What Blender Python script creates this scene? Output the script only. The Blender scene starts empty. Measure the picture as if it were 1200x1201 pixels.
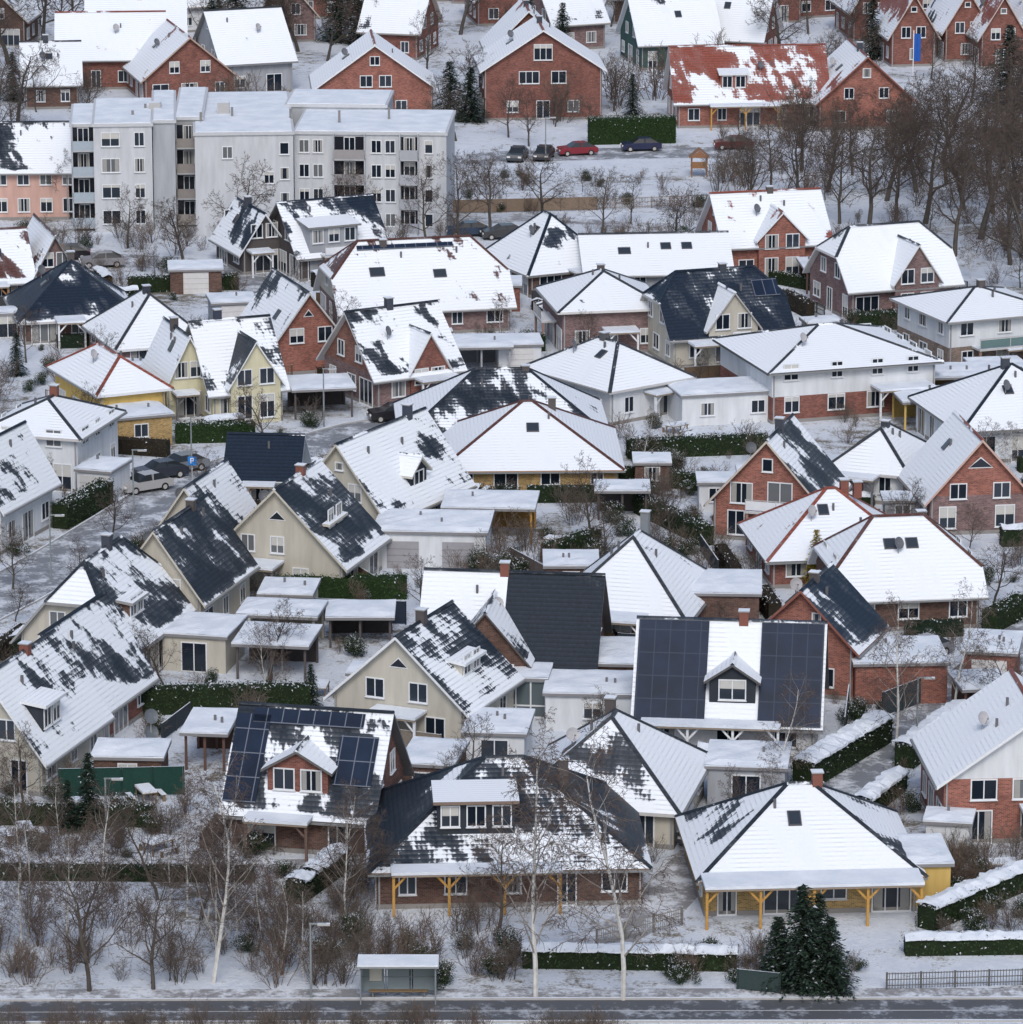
import bpy, math, random
from mathutils import Vector
RN=random.Random(11)
FPX=5500.0; A0=math.radians(14.7); CH=93.0
def G(px,py):
    xc=(px-600)/FPX; yc=(600-py)/FPX
    t=CH/(math.sin(A0)-yc*math.cos(A0))
    return xc*t,(math.cos(A0)+yc*math.sin(A0))*t
def S(px,py):
    yc=(600-py)/FPX
    return FPX/(CH/(math.sin(A0)-yc*math.cos(A0)))
def PX(X,Y):
    d=Y*math.cos(A0)+CH*math.sin(A0)
    return 600+X/d*FPX,600-(Y*math.sin(A0)-CH*math.cos(A0))/d*FPX
sc=bpy.context.scene
# ------------------------------------------------------------ materials
def mat(name):
    m=bpy.data.materials.new(name); m.use_nodes=True
    nt=m.node_tree; b=nt.nodes['Principled BSDF']; return m,nt,b
def N(nt,t,**k):
    n=nt.nodes.new(t)
    for a,v in k.items(): setattr(n,a,v)
    return n
def MA(nt,op,a,b=None,c=None,clamp=False):
    n=nt.nodes.new('ShaderNodeMath'); n.operation=op; n.use_clamp=clamp
    for i,x in enumerate((a,b,c)):
        if x is None: continue
        if isinstance(x,(int,float)): n.inputs[i].default_value=x
        else: nt.links.new(x,n.inputs[i])
    return n.outputs[0]
def MIX(nt,f,a,b,bt='MIX'):
    n=nt.nodes.new('ShaderNodeMix'); n.data_type='RGBA'; n.blend_type=bt
    for i,x in ((0,f),(6,a),(7,b)):
        if isinstance(x,(int,float)): n.inputs[i].default_value=x
        elif isinstance(x,tuple): n.inputs[i].default_value=x if len(x)==4 else x+(1,)
        else: nt.links.new(x,n.inputs[i])
    return n.outputs[2]
def NOISE(nt,vec,scale,detail=3,rough=.55):
    n=nt.nodes.new('ShaderNodeTexNoise'); n.inputs['Scale'].default_value=scale
    n.inputs['Detail'].default_value=detail; n.inputs['Roughness'].default_value=rough
    if vec is not None: nt.links.new(vec,n.inputs['Vector'])
    return n.outputs[0]
def SCL(nt,c,f):
    v=nt.nodes.new('ShaderNodeVectorMath'); v.operation='SCALE'
    if isinstance(c,tuple): v.inputs[0].default_value=c
    else: nt.links.new(c,v.inputs[0])
    nt.links.new(f,v.inputs[3]); return v.outputs[0]
def BUMP(nt,b,h,strength=.3,dist=.05):
    n=nt.nodes.new('ShaderNodeBump'); n.inputs['Strength'].default_value=strength; n.inputs['Distance'].default_value=dist
    nt.links.new(h,n.inputs['Height']); nt.links.new(n.outputs[0],b.inputs['Normal'])
def ATT(nt,name='col'):
    return N(nt,'ShaderNodeAttribute',attribute_name=name)
def GEO(nt): return N(nt,'ShaderNodeNewGeometry').outputs['Position']
SNOW=(.78,.83,.89)
def m_plain(name,rough=.7,var=.25,scale=3.,metal=0.,spec=.3):
    m,nt,b=mat(name); a=ATT(nt); n=NOISE(nt,GEO(nt),scale,4)
    nt.links.new(SCL(nt,a.outputs[0],MA(nt,'MULTIPLY_ADD',n,var*2,1-var)),b.inputs['Base Color']); b.inputs['Roughness'].default_value=rough
    b.inputs['Metallic'].default_value=metal; b.inputs['Specular IOR Level'].default_value=spec
    return m
def m_brick():
    m,nt,b=mat('brick_wall'); a=ATT(nt); uv=N(nt,'ShaderNodeUVMap').outputs[0]
    br=N(nt,'ShaderNodeTexBrick'); nt.links.new(uv,br.inputs['Vector'])
    br.inputs['Scale'].default_value=1; br.inputs['Brick Width'].default_value=.25; br.inputs['Row Height'].default_value=.085
    br.inputs['Mortar Size'].default_value=.010; br.inputs['Color1'].default_value=(.55,.55,.58,1); br.inputs['Color2'].default_value=(1.35,1.25,1.2,1); br.inputs['Mortar'].default_value=(1.4,1.9,2.1,1)
    c=MIX(nt,1.,a.outputs[0],br.outputs[0],'MULTIPLY')
    n=NOISE(nt,GEO(nt),.8,5); nt.links.new(SCL(nt,c,MA(nt,'MULTIPLY_ADD',n,1.,.5)),b.inputs['Base Color'])
    b.inputs['Roughness'].default_value=.9; b.inputs['Specular IOR Level'].default_value=.15; BUMP(nt,b,br.outputs[1],.3,.01); return m
def m_plaster():
    m,nt,b=mat('plaster_wall'); a=ATT(nt); p=GEO(nt)
    mp=N(nt,'ShaderNodeMapping'); mp.inputs['Scale'].default_value=(1.5,1.5,.25); nt.links.new(p,mp.inputs[0])
    n=NOISE(nt,mp.outputs[0],1.,5,.6); nt.links.new(SCL(nt,a.outputs[0],MA(nt,'MULTIPLY_ADD',n,.55,.68)),b.inputs['Base Color'])
    b.inputs['Roughness'].default_value=.9; b.inputs['Specular IOR Level'].default_value=.15; return m
def m_roof():
    m,nt,b=mat('snowy_roof_tiles'); a=ATT(nt); p=ATT(nt,'par')
    sp=N(nt,'ShaderNodeSeparateColor'); nt.links.new(p.outputs[0],sp.inputs[0]); cov=sp.outputs[0]; seed=sp.outputs[1]
    uv=N(nt,'ShaderNodeUVMap').outputs[0]; su=N(nt,'ShaderNodeSeparateXYZ'); nt.links.new(uv,su.inputs[0]); U,V=su.outputs[0],su.outputs[1]
    so=MA(nt,'MULTIPLY',seed,97.); spk=MA(nt,'FRACT',MA(nt,'MULTIPLY',seed,7.3)); spk=MA(nt,'MULTIPLY_ADD',MA(nt,'MULTIPLY',spk,spk),.4,.1)
    def vec(ku,kv,w=0):
        c=N(nt,'ShaderNodeCombineXYZ'); nt.links.new(MA(nt,'MULTIPLY_ADD',MA(nt,'ADD',U,MA(nt,'MULTIPLY',V,w)),ku,so),c.inputs[0]); nt.links.new(MA(nt,'MULTIPLY',V,kv),c.inputs[1]); nt.links.new(so,c.inputs[2]); return c.outputs[0]
    n1=NOISE(nt,vec(.16,.18,.4),1.,6,.6); n2=NOISE(nt,vec(.8,.22,.25),1.,4,.6); n3=NOISE(nt,vec(5,3.5),1.,3,.6)
    saw=MA(nt,'FRACT',MA(nt,'DIVIDE',V,.34)); wav=MA(nt,'SINE',MA(nt,'MULTIPLY',U,2*math.pi/.3))
    x=MA(nt,'MULTIPLY_ADD',n1,6.,-3.)
    x=MA(nt,'ADD',x,MA(nt,'MULTIPLY_ADD',n2,2.6,-1.3)); x=MA(nt,'ADD',x,MA(nt,'MULTIPLY_ADD',n3,.5,-.25))
    t=MA(nt,'ADD',MA(nt,'MULTIPLY_ADD',saw,-.7,.35),MA(nt,'MULTIPLY',wav,.14)); x=MA(nt,'ADD',x,MA(nt,'MULTIPLY',t,spk))
    ev=MA(nt,'MULTIPLY',MA(nt,'SUBTRACT',1.6,MA(nt,'ADD',V,MA(nt,'MULTIPLY',n2,1.9))),1.6,clamp=True); x=MA(nt,'ADD',x,ev)
    x=MA(nt,'ADD',x,MA(nt,'MULTIPLY_ADD',cov,3.7,-1.85))
    mask=MA(nt,'MULTIPLY_ADD',x,5.,.5,clamp=True)
    thin=MA(nt,'MULTIPLY',MA(nt,'MULTIPLY_ADD',x,.4,.26,clamp=True),MA(nt,'MULTIPLY_ADD',saw,-.5,.5,clamp=True))
    mask=MA(nt,'MAXIMUM',mask,thin)
    lo=MA(nt,'MULTIPLY_ADD',saw,.6,.65); v=SCL(nt,a.outputs[0],MA(nt,'MULTIPLY',lo,MA(nt,'MULTIPLY_ADD',n3,1.,.5)))  # shading of each tile row is put into the base colour
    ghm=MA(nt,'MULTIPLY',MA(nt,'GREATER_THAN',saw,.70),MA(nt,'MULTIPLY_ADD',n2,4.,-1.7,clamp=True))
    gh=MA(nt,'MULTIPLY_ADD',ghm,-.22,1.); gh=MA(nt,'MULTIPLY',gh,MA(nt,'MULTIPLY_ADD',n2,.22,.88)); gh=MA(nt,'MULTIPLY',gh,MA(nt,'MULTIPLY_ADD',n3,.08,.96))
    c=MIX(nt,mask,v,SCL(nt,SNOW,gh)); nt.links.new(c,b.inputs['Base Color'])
    nt.links.new(MA(nt,'MULTIPLY_ADD',mask,.35,.5),b.inputs['Roughness']); b.inputs['Specular IOR Level'].default_value=.25
    BUMP(nt,b,MA(nt,'ADD',MA(nt,'MULTIPLY',mask,1.),MA(nt,'ADD',MA(nt,'MULTIPLY',saw,-.25),MA(nt,'MULTIPLY',n2,.8))),.6,.1); return m
def m_snow():
    m,nt,b=mat('snow'); n=NOISE(nt,GEO(nt),.6,5); n2=NOISE(nt,GEO(nt),4,4)
    c=MIX(nt,MA(nt,'MULTIPLY_ADD',n,2.2,-.75,clamp=True),(.62,.68,.76),(.80,.85,.91)); nt.links.new(c,b.inputs['Base Color'])
    b.inputs['Roughness'].default_value=.85; b.inputs['Specular IOR Level'].default_value=.2; BUMP(nt,b,n2,.5,.12); return m
def m_ground():
    m,nt,b=mat('snowy_ground'); p=GEO(nt); n=NOISE(nt,p,.07,6,.65); n2=NOISE(nt,p,.7,6,.75); n3=NOISE(nt,p,5,4,.7)
    x=MA(nt,'ADD',MA(nt,'MULTIPLY_ADD',n,4.,-2.),MA(nt,'MULTIPLY_ADD',n2,3.6,-1.8)); x=MA(nt,'ADD',x,MA(nt,'MULTIPLY_ADD',n3,2.,-1.))
    f=MA(nt,'MULTIPLY_ADD',x,1.5,-.2,clamp=True)
    s=MIX(nt,MA(nt,'MULTIPLY_ADD',n2,2.,-.5,clamp=True),(.54,.60,.69),(.80,.85,.92)); d=MIX(nt,n3,(.09,.08,.06),(.26,.24,.20))
    nt.links.new(MIX(nt,f,s,d),b.inputs['Base Color']); b.inputs['Roughness'].default_value=.9; b.inputs['Specular IOR Level'].default_value=.15
    BUMP(nt,b,MA(nt,'ADD',n2,MA(nt,'MULTIPLY',n3,.5)),.8,.3); return m
def m_road(name,c1,c2,th):
    m,nt,b=mat(name); p=GEO(nt); n=NOISE(nt,p,.5,5,.65); n2=NOISE(nt,p,3,4,.7)
    x=MA(nt,'ADD',MA(nt,'MULTIPLY_ADD',n,2.5,-1.25),MA(nt,'MULTIPLY_ADD',n2,1.2,-.6))
    f=MA(nt,'MULTIPLY_ADD',x,2.5,th,clamp=True); nt.links.new(MIX(nt,f,c1,c2),b.inputs['Base Color']); b.inputs['Roughness'].default_value=.6; return m
def m_glass():
    m,nt,b=mat('window_glass'); a=ATT(nt); nt.links.new(a.outputs[0],b.inputs['Base Color']); b.inputs['Roughness'].default_value=.1
    b.inputs['Specular IOR Level'].default_value=.5; return m
def m_solar():
    m,nt,b=mat('solar_panel_cells'); a=ATT(nt); uv=N(nt,'ShaderNodeUVMap').outputs[0]; su=N(nt,'ShaderNodeSeparateXYZ'); nt.links.new(uv,su.inputs[0])
    g1=MA(nt,'LESS_THAN',MA(nt,'FRACT',su.outputs[0]),.06); g2=MA(nt,'LESS_THAN',MA(nt,'FRACT',MA(nt,'DIVIDE',su.outputs[1],1.65)),.04)
    n=NOISE(nt,GEO(nt),.6,4); c=MIX(nt,MA(nt,'MAXIMUM',g1,g2),SCL(nt,(.008,.018,.042),MA(nt,'MULTIPLY_ADD',n,1.4,.3)),a.outputs[0]); nt.links.new(c,b.inputs['Base Color']); b.inputs['Roughness'].default_value=.35; b.inputs['Specular IOR Level'].default_value=.25; return m
def m_leaf():
    m,nt,b=mat('foliage'); a=ATT(nt); n=NOISE(nt,GEO(nt),2.5,4)
    nt.links.new(SCL(nt,a.outputs[0],MA(nt,'MULTIPLY_ADD',n,1.4,.3)),b.inputs['Base Color']); b.inputs['Roughness'].default_value=.8; b.inputs['Specular IOR Level'].default_value=.15; return m
BRICK=m_brick(); PLAST=m_plaster(); ROOF=m_roof(); TRIM=m_plain('painted_trim',.5,.12); SNW=m_snow(); GLASS=m_glass(); SOLAR=m_solar()
WOOD=m_plain('wood',.8,.3,6); BARK=m_plain('bark',.95,.5,2.5,0,.1); LEAF=m_leaf(); PAINT=m_plain('car_paint',.25,.03,3,.1,.6); RUB=m_plain('rubber',.9,.1)
MATS=[BRICK,PLAST,ROOF,TRIM,SNW,GLASS,SOLAR,WOOD,BARK,LEAF,PAINT,RUB]
(mBR,mPL,mRF,mTR,mSN,mGL,mSO,mWD,mBK,mLF,mPT,mRB)=range(12)
# ------------------------------------------------------------ mesh builder
class MB:
    def __init__(s): s.v=[];s.f=[];s.m=[];s.c=[];s.u=[];s.p=[]
    def poly(s,pts,m,col=(1,1,1),par=(0,0),uv=False):
        i=len(s.v); n=len(pts); s.v.extend(pts); s.f.append(tuple(range(i,i+n))); s.m.append(m); s.c.append(col); s.p.append(par)
        if uv:
            a=Vector(pts[0]);nn=Vector((0,0,0))
            for k in range(1,n-1): nn+=(Vector(pts[k])-a).cross(Vector(pts[k+1])-a)
            nn.normalize()
            if abs(nn.z)>.999: h=Vector((1,0,0)); w=Vector((0,1,0))
            else: h=Vector((0,0,1)).cross(nn).normalized(); w=nn.cross(h)
            z0=min(Vector(q).dot(w) for q in pts); s.u.append([(Vector(q).dot(h),Vector(q).dot(w)-(z0 if m in(mRF,mSO) else 0)) for q in pts])
        else: s.u.append([(q[0],q[1]) for q in pts])
    def fbox(s,F,u0,u1,d0,d1,z0,z1,m,col=(1,1,1),par=(0,0),top=None,uv=False):
        P=[F(u,d,z) for z in(z0,z1) for u,d in((u0,d1),(u1,d1),(u1,d0),(u0,d0))]
        uv=uv or m in(mBR,mPL,mRF,mSO)
        for q in((0,1,5,4),(1,2,6,5),(2,3,7,6),(3,0,4,7)): s.poly([P[i] for i in q],m,col,par,uv)
        s.poly([P[i] for i in(4,5,6,7)],m if top is None else top,col,par,uv); s.poly([P[i] for i in(3,2,1,0)],m,col,par,uv)
    def obj(s,name,parent=None,loc=None,rz=0):
        me=bpy.data.meshes.new(name); me.from_pydata(s.v,[],s.f)
        used=sorted(set(s.m)); mp={k:i for i,k in enumerate(used)}
        for k in used: me.materials.append(MATS[k])
        me.polygons.foreach_set('material_index',[mp[k] for k in s.m])
        c=me.color_attributes.new('col','FLOAT_COLOR','CORNER'); L=[]
        for f,cc in zip(s.f,s.c): L.extend((cc[0],cc[1],cc[2],1.)*len(f))
        c.data.foreach_set('color',L)
        if mRF in used:
            c=me.color_attributes.new('par','FLOAT_COLOR','CORNER'); L=[]
            for f,cc in zip(s.f,s.p): L.extend((cc[0],cc[1],0,1.)*len(f))
            c.data.foreach_set('color',L)
        if any(k in used for k in(mBR,mPL,mRF,mSO)):
            uvl=me.uv_layers.new(name='UVMap'); L=[]
            for uu in s.u:
                for q in uu: L.extend(q)
            uvl.data.foreach_set('uv',L)
        me.update()
        o=bpy.data.objects.new(name,me); sc.collection.objects.link(o)
        if parent: o.parent=parent
        if loc: o.location=loc
        o.rotation_euler=(0,0,rz); return o
def empty(name,x,y,rz=0):
    o=bpy.data.objects.new(name,None); o.empty_display_size=1; sc.collection.objects.link(o); o.location=(x,y,0); o.rotation_euler=(0,0,rz); return o
def FR(o,a,n,k=(0,0,1)):
    def f(u,d,z): return (o[0]+a[0]*u+n[0]*d+k[0]*z,o[1]+a[1]*u+n[1]*d+k[1]*z,o[2]+a[2]*u+n[2]*d+k[2]*z)
    return f
def FB(x,y,z=0): return FR((x,y,z),(1,0,0),(0,1,0))
WH=(.68,.71,.74)
def window(mb,F,u,z,w,h,fc=WH,blind=None,r=RN):
    g=r.random(); gc=(.010,.016,.026) if g<.6 else ((.03,.04,.055) if g<.88 else (.13,.14,.15))
    t=.08; d=.07
    mb.poly([F(u-w/2,.02,z),F(u+w/2,.02,z),F(u+w/2,.02,z+h),F(u-w/2,.02,z+h)],mGL,gc)
    for a,b,c,e in((-w/2-t,-w/2,0,h),(w/2,w/2+t,0,h),(-w/2-t,w/2+t,h,h+t),(-w/2-t,w/2+t,-t,0)):
        mb.fbox(F,u+a,u+b,-.02,d,z+c,z+e,mTR,fc)
    if w>.85: 
        k=2 if w<2 else 3
        for i in range(1,k): x=u-w/2+w*i/k; mb.fbox(F,x-.035,x+.035,0,d-.015,z,z+h,mTR,fc)
    mb.fbox(F,u-w/2-.12,u+w/2+.12,-.02,.14,z-t-.05,z-t,mTR,(.6,.6,.6),top=mSN)
    q=r.random()
    if q<.3:
        k=r.uniform(.2,.6); mb.fbox(F,u-w/2+.02,u+w/2-.02,.0,.035,z+h*(1-k),z+h-.01,mTR,(.5,.5,.48))
    elif q<.5:
        for sx in(-1,1): mb.fbox(F,u+sx*w*.36-w*.12,u+sx*w*.36+w*.12,.0,.03,z+.02,z+h-.02,mTR,(.3,.3,.29))
OCC=[]; HS=[]
def foot(x,y,rz,hx,hy): OCC.append((x,y,math.cos(rz),math.sin(rz),hx,hy))
def blocked(x,y,mg=.8):
    for a,b,c,s,hx,hy in OCC:
        dx=x-a;dy=y-b
        if abs(dx*c+dy*s)<hx+mg and abs(-dx*s+dy*c)<hy+mg: return True
    return False
def slab(mb,pts,col,cov,seed,fcol,t=.22):
    a=Vector(pts[0]);nn=Vector((0,0,0))
    for k in range(1,len(pts)-1): nn+=(Vector(pts[k])-a).cross(Vector(pts[k+1])-a)
    if nn.z<0: pts=pts[::-1]
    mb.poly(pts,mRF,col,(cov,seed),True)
    lo=[(p[0],p[1],p[2]-t) for p in pts]; n=len(pts)
    mb.poly(lo[::-1],mTR,fcol)
    for i in range(n):
        j=(i+1)%n; mb.poly([lo[i],lo[j],pts[j],pts[i]],mTR,fcol)
def cap(mb,p,q,col,cov,seed):
    p=Vector(p);q=Vector(q); d=(q-p); 
    if d.length<.3: return
    d.normalize(); s=d.cross(Vector((0,0,1)))
    if s.length<.01: return
    s.normalize(); w=.17
    A=[p+s*w+Vector((0,0,-.05)),p+Vector((0,0,.11)),p-s*w+Vector((0,0,-.05))]; B=[x+q-p for x in A]
    for i in(0,1): mb.poly([tuple(A[i]),tuple(B[i]),tuple(B[i+1]),tuple(A[i+1])],mRF,col,(cov,seed),True)
    mb.poly([tuple(x) for x in A],mRF,col,(cov,seed)); mb.poly([tuple(x) for x in B[::-1]],mRF,col,(cov,seed))
BR=(.185,.078,.062);OR=(.245,.102,.078);BN=(.115,.067,.054);MV=(.185,.118,.112);CR=(.49,.47,.41);WT=(.63,.66,.69);YE=(.58,.555,.40);YL=(.58,.41,.14);GY=(.32,.34,.37);DKW=(.09,.08,.08);OC=(.34,.22,.10)
NV=(.010,.020,.038);DG=(.035,.042,.053);RD=(.22,.065,.047);RB=(.09,.04,.036);SL=(.016,.024,.036)
BRS=(BR,OR,BN,MV,OC)
def house(name,x,y,th,a,b,e,h,ori,hip,wall,roof,cov,**o):
    s=S(x,y); t=math.radians(th); A=a/s/math.cos(t); B=b; cx0,cy0=G(x,y)
    lx=-A/2 if th>=0 else A/2; ly=-B/2
    cx=cx0-(lx*math.cos(t)-ly*math.sin(t)); cy=cy0-(lx*math.sin(t)+ly*math.cos(t))
    E=empty(name,cx,cy,t); foot(cx,cy,t,A/2,B/2); HS.append((cx,cy,t,A/2,B/2,y))
    r=random.Random(int(x*31+y*17)); seed=r.random()
    if hip=='hip': ori='s' if A>=B else 'g'
    wm=mBR if wall in BRS else mPL
    if 'wm' in o: wm=o['wm']
    if ori=='s': T=lambda u,v,z:(u,v,z); U,V=A,B
    else: T=lambda u,v,z:(v,-u,z); U,V=B,A
    m=(h-e)/(V/2); oh=o.get('oh',.55); fc=o.get('fc',WH if r.random()<.6 else (.2,.2,.2))
    hz=e if hip=='hip' else (e+(h-e)*o.get('hf',.62) if hip=='half' else h)
    rb=MB(); cm,cp=(cov if isinstance(cov,tuple) else (cov,cov)); ce=o.get('ce',(cm+cp)/2)
    def end(sg):
        if hip=='gable': return [(sg*(U/2+oh),0,h)],None
        k=(h-hz)/m; zz=hz-m*oh; w=(h-zz)/m
        return [(sg*(U/2+oh),w,zz),(sg*(U/2-k),0,h)],k
    er,_=end(1); el,_=end(-1); ze=e-m*oh; vo=V/2+oh
    for sd,c in((-1,cm),(1,cp)):
        P=[T(-U/2-oh,sd*vo,ze),T(U/2+oh,sd*vo,ze)]
        if hip=='hip': Q=[T(er[1][0],0,h),T(el[1][0],0,h)]
        elif hip=='half': Q=[T(er[0][0],sd*er[0][1],er[0][2]),T(er[1][0],0,h),T(el[1][0],0,h),T(el[0][0],sd*el[0][1],el[0][2])]
        else: Q=[T(er[0][0],0,h),T(el[0][0],0,h)]
        if hip=='gable' and 'mixc' in o and sd==-1: # two differently covered halves (snow slid off one)
            us,c1,c2=o['mixc']; slab(rb,[P[0],T(us,sd*vo,ze),T(us,0,h),Q[1]],roof,c1,seed,fc); slab(rb,[T(us,sd*vo,ze),P[1],Q[0],T(us,0,h)],roof,c2,(seed+.2)%1,fc)
        else: slab(rb,P+Q,roof,c,(seed+.13*sd)%1,fc)
        ax=T(1,0,0);nx=T(0,sd,0); F=FR(T(0,sd*vo,ze),ax,nx); rb.fbox(F,-U/2-oh,U/2+oh,0,.12,-.2,-.08,mTR,(.22,.23,.24))
    rc=min(ce,.4)*.4
    cap(rb,T(el[-1][0],0,h),T(er[-1][0],0,h),roof,rc,seed)
    if hip!='gable':
        for sg,ee in((1,er),(-1,el)):
            w=ee[0][1] if hip=='half' else vo; z=ee[0][2] if hip=='half' else ze
            slab(rb,[T(sg*(U/2+oh),-w,z),T(sg*(U/2+oh),w,z),T(ee[1][0],0,h)],roof,ce,(seed+.3*sg)%1,fc)
            for sd in(-1,1): cap(rb,T(sg*(U/2+oh),sd*w,z),T(ee[1][0],0,h),roof,rc,seed)
    wb=MB(); zs=o.get('split'); uc=o.get('ucol',wall); gc=o.get('gcol',uc); um=o.get('um',wm); gm=o.get('gm',um)
    FW={'F':(FR((0,-B/2,0),(1,0,0),(0,-1,0)),A),'R':(FR((A/2,0,0),(0,1,0),(1,0,0)),B),'B':(FR((0,B/2,0),(-1,0,0),(0,1,0)),A),'L':(FR((-A/2,0,0),(0,-1,0),(-1,0,0)),B)}
    gab=('F','B') if ori=='g' else('L','R')
    for k,(F,W) in FW.items():
        top=e-.1
        if zs: 
            wb.poly([F(-W/2,0,0),F(W/2,0,0),F(W/2,0,zs),F(-W/2,0,zs)],wm,wall,uv=True); wb.poly([F(-W/2,0,zs),F(W/2,0,zs),F(W/2,0,top),F(-W/2,0,top)],um,uc,uv=True)
        else: wb.poly([F(-W/2,0,-.2),F(W/2,0,-.2),F(W/2,0,top),F(-W/2,0,top)],wm,wall,uv=True)
        if k in gab and hip!='hip':
            w=(h-hz)/m
            if w<.05: P=[F(-W/2,0,top),F(W/2,0,top),F(0,0,h-.1)]
            else: P=[F(-W/2,0,top),F(W/2,0,top),F(w,0,hz-.1),F(-w,0,hz-.1)]
            wb.poly(P,gm,gc,uv=True)
        wb.fbox(F,-W/2,W/2,0,.03,0,.3,mTR,(.25,.24,.23))
    nb=MB(); wn=o.get('win',{}); fcw=o.get('wc',WH)
    for k,(F,W) in FW.items():
        if k in wn: L=wn[k]
        else:
            L=[]; n=max(1,int(W/3.)); st=2 if e>4.6 else 1
            for f in range(st):
                for i in range(n):
                    u=-W/2+W*(i+.5)/n+r.uniform(-.3,.3)
                    if f==0 and r.random()<.45: L.append((u,.1,r.choice([1.0,1.8,2.2]),2.15))
                    else: L.append((u,.95+2.8*f,r.choice([.9,1.2,1.4]),1.25))
            if k in gab and hip!='hip' and h-e>3 and st==1:
                q=W*.17; L+=[(-q,3.6,1.05,1.25),(q,3.6,1.05,1.25)]
                if hip=='gable' and h>7.9: L.append((0,h-2.1,.6,.5))
        for q in L:
            if len(q)>4:
                u,z,w,hh=q[:4]
                nb.poly([F(u-w/2-.1,.03,z-.07),F(u+w/2+.1,.03,z-.07),F(u,.03,z+hh+.12)],mTR,fcw); nb.poly([F(u-w/2,.045,z),F(u+w/2,.045,z),F(u,.045,z+hh)],mGL,(.02,.025,.035))
            else: window(nb,F,*q,fc=fcw,r=r)
    for dm in o.get('dorm',[]):
        kind,sd,u,w,vf,e2,h2=dm[:7]; dc=dm[7] if len(dm)>7 else uc; dmm=mBR if dc in BRS else mPL; cv=dm[8] if len(dm)>8 else .85
        F=FR(T(u,sd*vf,0),T(-sd*1,0,0),T(0,sd,0)); zb=0 if vf>=V/2 else max(0,h-m*vf-.3)
        if kind=='x':
            vb=max(.1,(h-h2)/m-.2); dep=vf-vb
            wb.poly([F(-w/2,0,zb),F(w/2,0,zb),F(w/2,0,e2),F(0,0,h2-.05),F(-w/2,0,e2)],dmm,dc,uv=True)
            for q in(-1,1): wb.poly([F(q*w/2,0,zb),F(q*w/2,-dep,zb),F(q*w/2,-dep,e2),F(q*w/2,0,e2)],dmm,dc,uv=True)
            ms=(h2-e2)/(w/2); oo=.35
            for q in(-1,1): slab(rb,[F(q*(w/2+oo),.35,e2-ms*oo+.1),F(0,.35,h2+.1),F(0,-dep,h2+.1),F(q*(w/2+oo),-dep,e2-ms*oo+.1)],roof,cv,(seed+.21*q)%1,fc,.18)
            cap(rb,F(0,.35,h2+.1),F(0,-dep,h2+.1),roof,.3,seed)
            nw=2 if w>3 else 1
            zz=[e2-1.55+(.2 if w<4 else 0)]
            if vf>=V/2 and e2>3.4: zz=[3.4,.5]
            for z in zz:
                for i in range(nw): window(nb,F,(-w/4+w/2*i)*.9 if nw==2 else 0,z,min(1.2,w*.4) if nw==2 else w*.55,1.25 if z>1 else 1.9,fc=fcw,r=r)
        else:
            sl=h2; vb=(h-e2-sl*vf)/(m-sl); vb=max(.15,vb); dep=vf-vb; zt=e2+sl*dep
            wb.poly([F(-w/2,0,zb),F(w/2,0,zb),F(w/2,0,e2),F(-w/2,0,e2)],dmm,dc,uv=True)
            for q in(-1,1): wb.poly([F(q*w/2,0,zb),F(q*w/2,-dep,zt-.4),F(q*w/2,-dep,zt),F(q*w/2,0,e2)],dmm,dc,uv=True)
            slab(rb,[F(-w/2-.25,.35,e2-sl*.35+.12),F(w/2+.25,.35,e2-sl*.35+.12),F(w/2+.25,-dep,zt+.12),F(-w/2-.25,-dep,zt+.12)],roof,cv,(seed+.4)%1,fc,.2)
            nw=max(1,int(w/1.3))
            for i in range(nw): window(nb,F,-w/2+w*(i+.5)/nw,max(zb+.3,e2-1.5),min(1.0,w/nw-.25),1.2,fc=fcw,r=r)
    L2=math.hypot(1,m)
    def SF(sd,u,fr):
        v=(V/2+oh)*(1-fr); z=h-m*v
        return FR(T(u,sd*v,z),T(-sd,0,0),tuple(c/L2 for c in T(0,sd*m,1)),tuple(c/L2 for c in T(0,-sd,m)))
    sk=list(o.get('sky',[]))
    if not sk and 'dorm' not in o and r.random()<.5: sk=[(-1,r.uniform(-.25,.25)*(U-V*.6),r.uniform(.45,.65),.8,1.)]
    for(sd,u,fr,w,hh) in sk:
        F=SF(sd,u,fr); nb.fbox(F,-w/2,w/2,0,.1,0,hh,mTR,(.08,.08,.09)); nb.poly([F(-w/2+.07,.105,.07),F(w/2-.07,.105,.07),F(w/2-.07,.105,hh-.07),F(-w/2+.07,.105,hh-.07)],mGL,(.03,.04,.055))
    for(sd,u,fr,w,hh) in o.get('sol',[]):
        F=SF(sd,u,fr); nb.fbox(F,-w/2,w/2,.06,.14,0,hh,mSO,o.get('solc',(.14,.16,.2)),uv=True)
    ch=list(o.get('chim',[]))
    if not ch and r.random()<.6: ch=[(r.uniform(-.2,.2)*U*.6,0,r.uniform(.3,.8),r.choice([DKW,(.05,.06,.08),(.2,.08,.06)]))]
    for q in ch:
        u,v,zt=q[:3]; col=q[3] if len(q)>3 else DKW
        p=T(u,v,0); F=FB(p[0],p[1]); zb=h-m*abs(v)-.8; nb.fbox(F,-.3,.3,-.3,.3,zb,h+zt,mTR,col); nb.fbox(F,-.37,.37,-.37,.37,h+zt,h+zt+.08,mTR,(.3,.3,.3),top=mSN)
    for i in range(r.randint(1,3)):
        sd=r.choice((-1,1)); u=r.uniform(-.3,.3)*U*(.5 if hip=='hip' else 1); v=V/2*r.uniform(.15,.4); p=T(u,sd*v,h-m*v); nb.fbox(FB(*p),-.08,.08,-.08,.08,-.1,.5,mTR,(.12,.12,.13))
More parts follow.
